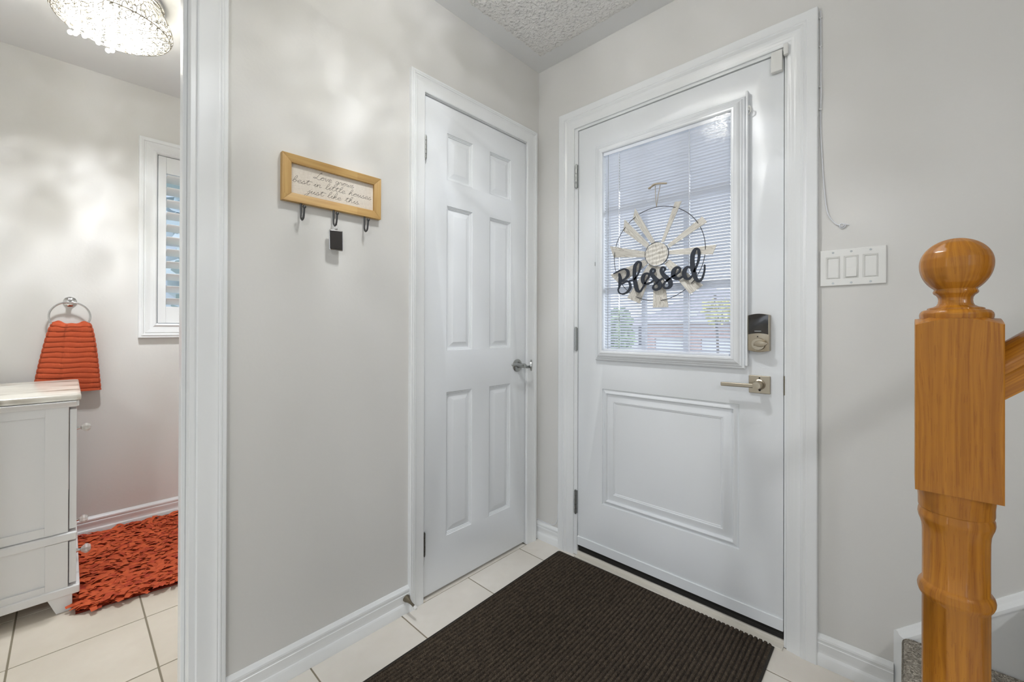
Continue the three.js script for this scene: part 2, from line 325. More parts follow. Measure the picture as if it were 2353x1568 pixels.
// ------------------------------------------------------------------ doors
function hinge(parent, map, len, r = 0.0062) {                     // barrel of knuckles and the edge of a leaf; map(y offset, out, along) gives the room point
  const h = new THREE.Group(); h.name = 'hinge'; parent.add(h);
  const geo = []; for (let k = 0; k < 5; k++) { const y0 = -len / 2 + k * len / 5, [x, y, z] = map(y0 + len / 10, 0.004, 0); geo.push(place(new THREE.CylinderGeometry(r, r, len / 5 - 0.0012, 14).toNonIndexed(), x, y, z)); }
  for (const s of [-1, 1]) { const [x, y, z] = map(s * (len / 2 + 0.002), 0.004, 0); geo.push(place(new THREE.CylinderGeometry(r * 0.75, r * 0.75, 0.004, 12).toNonIndexed(), x, y, z)); }
  part('barrel', geo, M.steel, h);
  const a = map(-len / 2, -0.004, -0.009), b = map(len / 2, 0.0012, 0.009);
  part('leaf', box(Math.min(a[0], b[0]), Math.max(a[0], b[0]), a[1], b[1], Math.min(a[2], b[2]), Math.max(a[2], b[2])), M.steel, h);
  return h;
}
// a sunk field with its moulded surround; profile [inset, depth], the last point is the field
function sunkPanel(a0, a1, b0, b1, profile, map) {
  const ring = moulding(profile, [[a0, b0], [a0, b1], [a1, b1], [a1, b0]], true, map, -1), [u, v] = profile[profile.length - 1];
  const c = [[a0 + u, b0 + u], [a1 - u, b0 + u], [a1 - u, b1 - u], [a0 + u, b1 - u]].map((q) => map(q[0], q[1], v));
  return merge([ring, fromTriangles([...c[0], ...c[1], ...c[2], ...c[0], ...c[2], ...c[3]])]);
}
{ // the front door: a slab with a glazed blind unit above and one moulded panel below
  const FZ = -0.004, d = struct('door_1', 'white front door with a blind glazed into its upper half');
  const s = poly([[0.2488, 0.0505], [1.0917, 0.0505], [1.0917, 2.0405], [0.2488, 2.0405]]);
  s.holes.push(rectHole(0.392, 0.936, 0.984, 1.891), rectHole(0.381, 0.953, 0.281, 0.812));
  part('slab', toCreasedNormals(place(extrude(s, 0.046, 0.0012), 0, 0, FZ - 0.046).toNonIndexed(), 0.4), M.door, d);
  part('panel', sunkPanel(0.381, 0.953, 0.281, 0.812, [[0, 0], [0.0015, -0.0065], [0.0040, -0.0062], [0.0090, -0.0035], [0.0140, -0.0008], [0.0175, 0.0006], [0.0195, 0.0002], [0.0228, -0.0098], [0.0250, -0.0108], [0.0290, -0.0102], [0.0500, -0.0030], [0.0535, -0.0018], [0.0560, -0.0020], [0.0580, -0.0052], [0.0615, -0.0046], [0.0645, -0.0066], [0.0670, -0.0068]], onZ(FZ)), M.door, d);
  const lip = [[0, 0.026], [0, 0.0315], [0.004, 0.0345], [0.010, 0.0345], [0.0125, 0.0325], [0.018, 0.0315], [0.026, 0.027], [0.029, 0.0225], [0.033, 0.0215], [0.0365, 0.0170], [0.041, 0.0160], [0.0445, 0.0125], [0.045, 0.0]];
  part('lite_frame', moulding(lip, [[0.3965, 0.989], [0.3965, 1.886], [0.9315, 1.886], [0.9315, 0.989]], true, onZ(FZ), 1), M.door, d);
  part('lite_reveal', [box(0.3905, 0.397, 0.983, 1.892, FZ - 0.046, FZ + 0.027), box(0.931, 0.9375, 0.983, 1.892, FZ - 0.046, FZ + 0.027), box(0.397, 0.931, 0.983, 0.9895, FZ - 0.046, FZ + 0.027), box(0.397, 0.931, 1.8855, 1.892, FZ - 0.046, FZ + 0.027)], M.door, d);
  part('pane', place(new THREE.PlaneGeometry(0.535, 0.897).toNonIndexed(), 0.664, 1.4375, FZ + 0.0285), M.glass, d);
  part('pane', place(new THREE.PlaneGeometry(0.535, 0.897).toNonIndexed(), 0.664, 1.4375, FZ - 0.006), M.glass, d);
  const bars = [box(0.5675, 0.5855, 0.989, 1.886, FZ - 0.028, FZ - 0.009), box(0.7460, 0.7635, 0.989, 1.886, FZ - 0.028, FZ - 0.009)];
  for (const y of [1.262, 1.618]) bars.push(box(0.397, 0.931, y - 0.011, y + 0.011, FZ - 0.0275, FZ - 0.0095));
  for (const b of bars) part('glazing_bar', b, M.siding, d);
  // the blind between the panes: slats, head rail, foot rail and ladder cords
  const bl = new THREE.Group(); bl.name = 'blind'; d.add(bl);
  part('head_rail', box(0.398, 0.930, 1.870, 1.8855, FZ + 0.006, FZ + 0.026, 0.002), M.slat, bl);
  part('foot_rail', box(0.402, 0.926, 0.9895, 0.9985, FZ + 0.006, FZ + 0.026, 0.002), M.slat, bl);
  const sw = 0.0128, tilt = THREE.MathUtils.degToRad(43), gs = [];
  { // a cambered slat with two punched cord holes, which let daylight through
    const pos = [], q = 6, th = 0.0003, xs = [-0.262, -0.1932, -0.1888, 0.1118, 0.1162, 0.262];
    for (let k = 0; k + 1 < xs.length; k++) for (let j = 0; j < q; j++) { if ((k === 1 || k === 3) && j > 0 && j < q - 1) continue;
      for (const e of [1, -1]) { const f = (i) => { const a = (i / q - 0.5) * sw; return [a, 0.0013 * (1 - (2 * a / sw) ** 2) + e * th / 2]; }, A = f(j), B = f(j + 1), l = xs[k], r = xs[k + 1];
        pos.push(l, A[1], A[0], r, A[1], A[0], r, B[1], B[0], l, A[1], A[0], r, B[1], B[0], l, B[1], B[0]); } }
    gs.push(toCreasedNormals(fromTriangles(pos), 0.6)); }
  let n = 0; const b0 = baseOf(bl).position;
  for (let y = 1.0045; y < 1.866; y += 0.01205) {
    const m = new THREE.Mesh(gs[0], M.slat); m.name = n ? 'slat_' + String(n).padStart(3, '0') : 'slat'; n++;
    m.position.set(0.6645 - b0.x + rr(-0.0006, 0.0006), y - b0.y, FZ + 0.014 - b0.z); m.rotation.x = -tilt + rr(-0.02, 0.02); m.castShadow = m.receiveShadow = true; bl.add(m);
  }
  for (const x of [0.4735, 0.7785]) for (const z of [0.0062, -0.0062]) part('ladder_cord', box(x - 0.0009, x + 0.0009, 0.99, 1.875, FZ + 0.014 + z - 0.0004, FZ + 0.014 + z + 0.0004), M.cord, bl);
  { const g = []; for (let y = 1.0; y < 1.70; y += 0.01205) g.push(place(new THREE.SphereGeometry(0.0021, 6, 5).toNonIndexed(), 0.4225, y, FZ + 0.0235)); g.push(box(0.4218, 0.4232, 0.99, 1.87, FZ + 0.0229, FZ + 0.0241)); part('operating_cord', g, M.steel, bl); }
  // blind operator and its clip at the frame's edge
  const op = new THREE.Group(); op.name = 'blind_operator'; d.add(op);
  part('track', box(0.9785, 0.986, 0.956, 1.944, FZ, FZ + 0.0235, 0.002), M.door, op);
  part('slider', [box(0.984, 0.990, 1.872, 1.892, FZ + 0.002, FZ + 0.020, 0.002), tube([[0.986, 1.885, FZ + 0.02], [0.994, 1.882, FZ + 0.024], [0.995, 1.868, FZ + 0.022], [0.987, 1.860, FZ + 0.016]], 0.0022, 16, 6)], M.plastic, op);
  // bottom sweep
  part('sweep', [box(0.2475, 1.0925, 0.0505, 0.0915, FZ - 0.002, FZ + 0.0045, 0.0015)], M.door, d);
  part('sweep_seal', [box(0.2475, 1.0925, 0.0345, 0.0508, FZ - 0.03, FZ - 0.002, 0.003), box(0.2475, 1.0925, 0.0195, 0.036, FZ - 0.034, FZ - 0.004, 0.003)], M.rubber, d);
  for (const y of [1.8225, 1.0385, 0.2555]) hinge(d, (dy, out, al) => [0.2405 + al * 0.8, y + dy, 0.002 + out], 0.1085);
  // deadbolt with its battery cover
  const kb = new THREE.Group(); kb.name = 'deadbolt'; d.add(kb);
  const arch = (x0, x1, y0, y1, k) => { const q = new THREE.Shape(), c = (x0 + x1) / 2; q.moveTo(x0, y0); q.quadraticCurveTo(c, y0 - 2 * k, x1, y0); q.lineTo(x1, y1); q.quadraticCurveTo(c, y1 + 2 * k, x0, y1); q.closePath(); return q; };
  part('housing', toCreasedNormals(place(extrude(arch(0.9885, 1.0545, 1.0135, 1.1375, 0.0055), 0.030, 0.003, 16), 0, 0, FZ).toNonIndexed(), 0.5), M.nickel, kb);
  { const q = new THREE.Shape(); q.moveTo(0.9905, 1.070); q.quadraticCurveTo(1.0215, 1.0785, 1.0525, 1.070); q.lineTo(1.0525, 1.1372); q.quadraticCurveTo(1.0215, 1.1478, 0.9905, 1.1372); q.closePath(); part('battery_cover', toCreasedNormals(place(extrude(q, 0.0036, 0.0008, 16), 0, 0, FZ + 0.0285).toNonIndexed(), 0.5), M.black, kb); }
  part('maker_mark', box(1.010, 1.031, 1.0805, 1.0828, FZ + 0.0318, FZ + 0.0323), M.steel, kb);
  part('screw', place(new THREE.CylinderGeometry(0.0022, 0.0022, 0.0012, 12).toNonIndexed(), 1.0195, 1.0625, FZ + 0.0302, Math.PI / 2), M.hole, kb);
  const turn = part('thumb_turn', [place(new THREE.CylinderGeometry(0.0205, 0.0222, 0.008, 36).toNonIndexed(), 1.0225, 1.0365, FZ + 0.034, Math.PI / 2), (() => { const q = new THREE.Shape(); q.moveTo(-0.012, -0.006); q.quadraticCurveTo(-0.002, -0.0085, 0.008, -0.010); q.quadraticCurveTo(0.024, -0.009, 0.030, 0.001); q.quadraticCurveTo(0.022, 0.012, 0.006, 0.0125); q.quadraticCurveTo(-0.006, 0.010, -0.012, 0.002); q.closePath(); return toCreasedNormals(place(flat(extrude(q, 0.015, 0.0035, 10)), 1.0225, 1.0375, FZ + 0.036), 0.6); })()], M.nickel, kb); turn.castShadow = true;
  // lever set
  const lv = new THREE.Group(); lv.name = 'lever_handle'; d.add(lv);
  part('rose', box(0.9865, 1.0535, 0.861, 0.9235, FZ, FZ + 0.0085, 0.0015), M.nickel, lv);
  for (const [x, y, r] of [[1.0205, 0.9155, 0.0026], [1.0215, 0.8728, 0.0038]]) part('screw', place(new THREE.CylinderGeometry(r, r, 0.0014, 14).toNonIndexed(), x, y, FZ + 0.0086, Math.PI / 2), M.hole, lv);
  part('spindle', [place(lathe([[0, 0], [0.0185, 0], [0.0185, 0.006], [0.0145, 0.009], [0.0135, 0.044], [0.0125, 0.050], [0, 0.051]], 28), 1.0210, 0.8925, FZ + 0.008, Math.PI / 2)], M.nickel, lv);
  part('lever', [place(box(-0.1075, 0.0175, -0.0070, 0.0070, FZ + 0.043, FZ + 0.054, 0.003), 1.0125, 0.8908, 0, 0, 0, 0.02)], M.nickel, lv);
  part('peep_screw', box(0.3405, 0.3420, 1.382, 1.400, FZ, FZ + 0.003), M.steel, d);
  part('strike_plate', box(1.0930, 1.0966, 0.862, 0.928, -0.03, 0.0018, 0.0006), M.brass, d);
}
{ // alarm contact on the head of the front door
  const a = thing('door_contact', 'small white alarm contact at the top corner of the front door', 'sensor', [1.08, 1.98, 0]);
  part('magnet', box(1.0560, 1.0900, 1.9770, 2.0480, -0.0035, 0.0150, 0.0025), M.plastic, a);
  part('switch_body', box(1.0942, 1.1080, 2.0200, 2.0580, 0.0095, 0.0230, 0.0025), M.plastic, a);
}
{ // sill under the front door
  const s = struct('trim_4'); part('sill', [box(0.215, 1.12, -0.004, 0.0185, -0.15, -0.002, 0.002), box(0.2465, 1.0945, -0.004, 0.0065, -0.01, 0.027, 0.003)], M.saddle, s);
  part('threshold', box(0.2462, 1.0945, 0.018, 0.030, -0.15, -0.012, 0.002), M.rubber, s);
}
{ // the closet door: six moulded panels
  const FX = -0.004, d = struct('door_2', 'white six-panel closet door with a metal lever'), P = [];
  const rows = [[1.7115, 1.9075], [0.9945, 1.6030], [0.2195, 0.8195]], cols = [[0.4525, 0.5940], [0.2060, 0.3465]];
  const s = poly([[0.0955, 0.012], [0.7085, 0.012], [0.7085, 2.0215], [0.0955, 2.0215]]);
  for (const [y0, y1] of rows) for (const [z0, z1] of cols) s.holes.push(rectHole(z0, z1, y0, y1));
  const g = toCreasedNormals(flat(extrude(s, 0.034, 0.001)), 0.4);
  g.applyMatrix4(new THREE.Matrix4().makeBasis(V(0, 0, 1), V(0, 1, 0), V(1, 0, 0))); g.translate(FX - 0.034, 0, 0);
  { const p = g.attributes.position; for (let i = 0; i < p.count; i += 3) { for (const at of [g.attributes.position, g.attributes.normal]) for (let c = 0; c < 3; c++) { const t = at.array[(i + 1) * 3 + c]; at.array[(i + 1) * 3 + c] = at.array[(i + 2) * 3 + c]; at.array[(i + 2) * 3 + c] = t; } } }
  uvm(g); part('slab', g, M.door, d);
  const pr = [[0, 0], [0.002, -0.0030], [0.0045, -0.0036], [0.006, -0.0062], [0.009, -0.0070], [0.0105, -0.0102], [0.0135, -0.0112], [0.0160, -0.0112], [0.0345, -0.0025], [0.036, -0.0020], [0.039, -0.0020]];
  for (const [y0, y1] of rows) for (const [z0, z1] of cols) part('panel', sunkPanel(z0, z1, y0, y1, pr, onX(FX)), M.door, d);
  for (const y of [1.809, 0.2295]) hinge(d, (dy, out, al) => [0.002 + out, y + dy, 0.7105 + al * 0.5], 0.089, 0.0052);
  const lv = new THREE.Group(); lv.name = 'lever_handle'; d.add(lv);
  part('rose', place(lathe([[0, 0], [0.0315, 0], [0.0315, 0.004], [0.028, 0.0075], [0.016, 0.010], [0, 0.010]], 36), FX, 0.9055, 0.1580, 0, 0, -Math.PI / 2), M.steel, lv);
  part('spindle', place(lathe([[0, 0], [0.012, 0], [0.0105, 0.03], [0.012, 0.042], [0.009, 0.048], [0, 0.049]], 24), FX + 0.008, 0.9065, 0.1580, 0, 0, -Math.PI / 2), M.steel, lv);
  part('lever', [tube([[FX + 0.046, 0.9075, 0.158], [FX + 0.052, 0.912, 0.185], [FX + 0.050, 0.917, 0.214], [FX + 0.044, 0.915, 0.236]], 0.0062, 24, 10), capsuleEnd([FX + 0.044, 0.915, 0.236], 0.0062), capsuleEnd([FX + 0.046, 0.9075, 0.158], 0.011)], M.steel, lv);
  part('latch_arm', tube([[FX + 0.046, 0.9075, 0.158], [FX + 0.052, 0.900, 0.142], [FX + 0.055, 0.9005, 0.128], [FX + 0.055, 0.904, 0.117]], 0.0068, 20, 10), M.steel, lv);
  part('latch_plate', place(place(new THREE.CylinderGeometry(0.0275, 0.0275, 0.007, 30).toNonIndexed(), 0, 0, 0, 0, 0, Math.PI / 2), FX + 0.055, 0.9065, 0.1135, 0, 0.62, 0), M.steel, lv);
}
{ // door stop on the baseboard
  const s = thing('door_stop', 'slim bronze door stop screwed to the baseboard beside the closet', 'door stop', [0.012, 0.056, 0.794]);
  const g = lathe([[0, 0], [0.0135, 0], [0.0125, 0.006], [0.0075, 0.018], [0.0048, 0.034], [0.0042, 0.058], [0, 0.058]], 22);
  place(g, 0.0095, 0.0575, 0.7945, 0, 0, -Math.PI / 2 - 0.12); part('stem', g, M.brass, s);
  part('tip', place(lathe([[0, 0], [0.0058, 0], [0.0062, 0.010], [0.004, 0.013], [0, 0.013]], 18), 0.0665, 0.0507, 0.7945, 0, 0, -Math.PI / 2 - 0.12), M.plastic, s);
}
// ------------------------------------------------------------------ powder-room window with its shutter
{
  const w = struct('window_1'), x0 = PX;
  part('window_frame', moulding([[0, 0], [0, 0.012], [0.006, 0.020], [0.010, 0.0205], [0.018, 0.0155], [0.030, 0.0165], [0.046, 0.023], [0.050, 0.023], [0.0515, 0.0205], [0.056, 0.0205], [0.060, 0.026], [0.066, 0.0265], [0.067, 0.0235], [0.078, 0.0235], [0.079, 0.02], [0.079, 0]], [[0.7815, 1.110], [0.7815, 2.064], [1.3405, 2.064], [1.3405, 1.110]], true, onX(x0), 1), M.trim, w);
  part('reveal', [box(x0 - 0.15, x0 + 0.004, 1.108, 2.066, 0.772, 0.782), box(x0 - 0.15, x0 + 0.004, 1.108, 2.066, 1.3395, 1.35), box(x0 - 0.15, x0 + 0.004, 1.100, 1.1105, 0.78, 1.342), box(x0 - 0.15, x0 + 0.004, 2.0635, 2.074, 0.78, 1.342)], M.trim, w);
  const sh = new THREE.Group(); sh.name = 'shutter'; w.add(sh);
  for (const [a, b] of [[1.3015, 1.3375], [0.7845, 0.8205]]) part('stile', box(x0 - 0.018, x0 + 0.010, 1.113, 2.061, a, b, 0.002), M.trim, sh);
  part('rail', box(x0 - 0.017, x0 + 0.009, 1.966, 2.0605, 0.8205, 1.3015, 0.002), M.trim, sh); part('rail', box(x0 - 0.017, x0 + 0.009, 1.1135, 1.207, 0.8205, 1.3015, 0.002), M.trim, sh);
  const e = new THREE.Shape(); e.absellipse(0, 0, 0.0325, 0.0052, 0, Math.PI * 2);
  for (let k = 0; k < 11; k++) { const y = 1.238 + k * 0.0702; const g = new THREE.ExtrudeGeometry(e, { depth: 0.479, bevelEnabled: false, curveSegments: 20 }); place(g, 0, 0, 0, 0, 0, 0.56); g.translate(x0 - 0.004, y, 0.8215); part('louver', toCreasedNormals(g, 0.7), M.trim, sh); }
  part('pane', place(new THREE.PlaneGeometry(0.56, 0.955).toNonIndexed(), x0 - 0.11, 1.587, 1.061, 0, Math.PI / 2), M.glass, w);
  part('sash', [box(x0 - 0.125, x0 - 0.095, 1.11, 1.15, 0.782, 1.34), box(x0 - 0.125, x0 - 0.095, 2.025, 2.064, 0.782, 1.34), box(x0 - 0.125, x0 - 0.095, 1.15, 2.025, 0.782, 0.82), box(x0 - 0.125, x0 - 0.095, 1.15, 2.025, 1.302, 1.34), box(x0 - 0.124, x0 - 0.096, 1.575, 1.605, 0.82, 1.302)], M.siding, w);
}
// two tall windows in the wall behind the camera
[[0.2, 1.15], [2.45, 3.4]].forEach(([a, b], i) => {
  const w = struct('window_' + (i + 2));
  part('window_frame', [box(a - 0.07, a + 0.02, 0.03, 2.23, ZB - 0.018, ZB + 0.10, 0.003), box(b - 0.02, b + 0.07, 0.03, 2.23, ZB - 0.018, ZB + 0.10, 0.003), box(a + 0.02, b - 0.02, 0.03, 0.12, ZB - 0.018, ZB + 0.10, 0.003), box(a + 0.02, b - 0.02, 2.13, 2.23, ZB - 0.018, ZB + 0.10, 0.003)], M.trim, w);
  part('sash_bar', box(a + 0.02, b - 0.02, 1.1, 1.15, ZB + 0.04, ZB + 0.09, 0.003), M.trim, w);
  part('pane', place(new THREE.PlaneGeometry(b - a - 0.04, 2.01).toNonIndexed(), (a + b) / 2, 1.125, ZB + 0.065), M.glass, w);
});
// ------------------------------------------------------------------ key rack
{
  const s = thing('key_rack', 'light wood framed verse sign with three metal key hooks on grey wall', 'key rack', [0, 1.48, 1.0745]);
  const z0 = 0.9103, z1 = 1.2387, y0 = 1.4800, y1 = 1.6265, mw = 0.0265;
  for (const [a, b, c, d, lng] of [[z0, y1, z1, y1, 0], [z0, y0, z1, y0, 1], [z0, y0, z0, y1, 2], [z1, y0, z1, y1, 3]]) {
    const q = lng === 0 ? [[z0, y1], [z1, y1], [z1 - mw, y1 - mw], [z0 + mw, y1 - mw]] : lng === 1 ? [[z0, y0], [z0 + mw, y0 + mw], [z1 - mw, y0 + mw], [z1, y0]] : lng === 2 ? [[z0, y0], [z0, y1], [z0 + mw, y1 - mw], [z0 + mw, y0 + mw]] : [[z1, y0], [z1 - mw, y0 + mw], [z1 - mw, y1 - mw], [z1, y1]];
    let g = toCreasedNormals(extrude(poly(q.map(([z, y]) => [-z, y])), 0.019, 0.0012).toNonIndexed(), 0.5); g.rotateY(Math.PI / 2); uvm(g);
    const uv = g.attributes.uv; if (lng < 2) for (let i = 0; i < uv.count; i++) uv.setXY(i, uv.getY(i), uv.getX(i));
    part('frame_rail', g, M.maple, s);
  }
  // the verse, in a running hand drawn with a pen
  const cv = document.createElement('canvas'); cv.width = 1024; cv.height = 364; const k = cv.getContext('2d');
  const img = k.createImageData(1024, 364); { const sd = T.linen.image.data; for (let y = 0; y < 364; y++) for (let x = 0; x < 1024; x++) { const i = (y * 1024 + x) * 4, j = ((y % 256) * 256 + (x % 256)) * 4; img.data[i] = sd[j]; img.data[i + 1] = sd[j + 1]; img.data[i + 2] = sd[j + 2]; img.data[i + 3] = 255; } } k.putImageData(img, 0, 0);
  const hand = {
    L: [1.0, [[.75, 1.75], [.9, 1.95], [.72, 1.9], [.55, 1.2], [.35, .35], [.1, .05], [-.1, .2], [.1, .38], [.45, .15], [.8, -.08], [1.05, .1]]],
    o: [.62, [[.0, .25], [.35, .78], [.1, .6], [.05, .2], [.3, .0], [.52, .3], [.38, .74], [.62, .62]]],
    v: [.6, [[.0, .62], [.12, .76], [.22, .1], [.32, .02], [.52, .72], [.64, .62]]],
    e: [.55, [[.0, .2], [.3, .4], [.42, .68], [.22, .78], [.08, .4], [.18, .03], [.4, .05], [.58, .3]]],
    g: [.65, [[.5, .66], [.25, .78], [.06, .4], [.2, .04], [.46, .3], [.54, .74], [.44, -.5], [.2, -.82], [.04, -.58], [.4, -.1], [.68, .2]]],
    r: [.55, [[.0, .2], [.16, .82], [.2, .66], [.42, .7], [.38, .2], [.44, .03], [.58, .2]]],
    w: [.8, [[.0, .62], [.1, .74], [.16, .1], [.26, .04], [.4, .6], [.44, .1], [.54, .04], [.72, .72], [.84, .6]]],
    s: [.5, [[.0, .1], [.24, .84], [.26, .6], [.4, .25], [.25, .0], [.05, .1], [.3, .02], [.54, .3]]],
    b: [.6, [[.0, .2], [.36, 1.4], [.3, 1.74], [.16, 1.5], [.1, .3], [.22, .02], [.44, .2], [.4, .6], [.24, .58], [.62, .5]]],
    t: [.55, [[.0, .2], [.28, 1.25], [.2, .3], [.3, .02], [.48, .1], [.6, .35]], [[.0, 1.0], [.3, 1.06], [.75, 1.0]]],
    i: [.36, [[.0, .2], [.2, .76], [.16, .16], [.24, .02], [.4, .25]], [[.24, 1.08], [.26, 1.12]]],
    n: [.68, [[.0, .2], [.1, .76], [.12, .04], [.16, .5], [.38, .78], [.44, .3], [.5, .03], [.7, .25]]],
    l: [.42, [[.0, .2], [.36, 1.4], [.3, 1.76], [.16, 1.5], [.12, .3], [.24, .02], [.46, .25]]],
    h: [.66, [[.0, .2], [.36, 1.4], [.3, 1.74], [.16, 1.5], [.08, .04], [.16, .5], [.36, .74], [.42, .3], [.5, .03], [.68, .25]]],
    u: [.66, [[.0, .3], [.12, .76], [.12, .2], [.24, .02], [.46, .7], [.44, .2], [.52, .03], [.68, .25]]],
    j: [.42, [[.0, .2], [.26, .76], [.2, -.4], [.0, -.82], [-.16, -.6], [.16, -.1], [.44, .25]], [[.3, 1.08], [.32, 1.12]]],
    k: [.62, [[.0, .2], [.36, 1.4], [.3, 1.74], [.16, 1.5], [.08, .04], [.14, .4], [.4, .76], [.36, .5], [.16, .42], [.44, .05], [.64, .25]]],
    '.': [.3, [[.1, .02], [.14, .06]]],
  };
  k.strokeStyle = '#666058'; k.lineCap = 'round'; k.lineJoin = 'round'; k.lineWidth = 3.9;
  const write = (txt, x, y, sc, sx) => { for (const ch of txt) { if (ch === ' ') { x += 0.55 * sc * sx; continue; } const [adv, ...strokes] = hand[ch];
    for (const st of strokes) { const c = new THREE.CatmullRomCurve3(st.map((p) => V(x + (p[0] + p[1] * 0.22) * sc * sx, y - p[1] * sc, 0)), false, 'centripetal').getPoints(st.length * 7); k.beginPath(); c.forEach((p, i) => (i ? k.lineTo(p.x, p.y) : k.moveTo(p.x, p.y))); k.stroke(); } x += adv * sc * sx; } };
  write('Love grows', 262, 118, 44, 1.72); write('best in little houses', 24, 216, 46, 1.86); write('just like this.', 188, 312, 46, 1.88);
  const tx = new THREE.CanvasTexture(cv); tx.colorSpace = THREE.SRGBColorSpace;
  const card = new THREE.PlaneGeometry(z1 - z0 - 2 * mw + 0.004, y1 - y0 - 2 * mw + 0.004).toNonIndexed();
  part('panel', place(card, 0.0085, (y0 + y1) / 2, (z0 + z1) / 2, 0, Math.PI / 2), std({ map: tx, roughness: 0.9 }), s, 'linen panel printed with a handwritten verse');
  part('backing', box(0.001, 0.0078, y0 + 0.004, y1 - 0.004, z0 + 0.004, z1 - 0.004), M.maple, s);
  for (const z of [1.1815, 1.0785, 0.9695]) {
    const h = part('hook', [tube([[0.0105, 1.484, z], [0.0105, 1.455, z], [0.0112, 1.437, z], [0.0185, 1.4275, z], [0.0295, 1.431, z], [0.0345, 1.446, z], [0.0375, 1.462, z]], 0.0030, 40, 10)], M.darkMetal, s);
    part('ball', capsuleEnd([0.038, 1.4645, z], 0.0055), M.darkMetal, h);
  }
}
{ // fob on the middle hook
  const f = thing('key_fob', 'black key fob with silver edge hanging from the middle hook', 'key fob', [0.024, 1.378, 1.0765]);
  part('ring', place(new THREE.TorusGeometry(0.0085, 0.0009, 8, 28).toNonIndexed(), 0.0235, 1.4225, 1.0775, 0, 0.5, 0), M.chrome, f);
  part('clasp', box(0.0205, 0.0265, 1.408, 1.4165, 1.0715, 1.0825, 0.001), M.chrome, f);
  const tilt = (g) => { g.translate(-0.0235, -1.41, -1.0765); g.rotateY(-0.12); g.rotateX(0.02); g.translate(0.0235, 1.41, 1.0765); return g; };
  part('edge', tilt(box(0.0185, 0.0275, 1.3440, 1.4125, 1.0540, 1.0985, 0.004)), M.chrome, f);
  part('body', [tilt(box(0.0262, 0.0300, 1.3480, 1.4090, 1.0572, 1.0972, 0.0018))], M.leather, f);
}
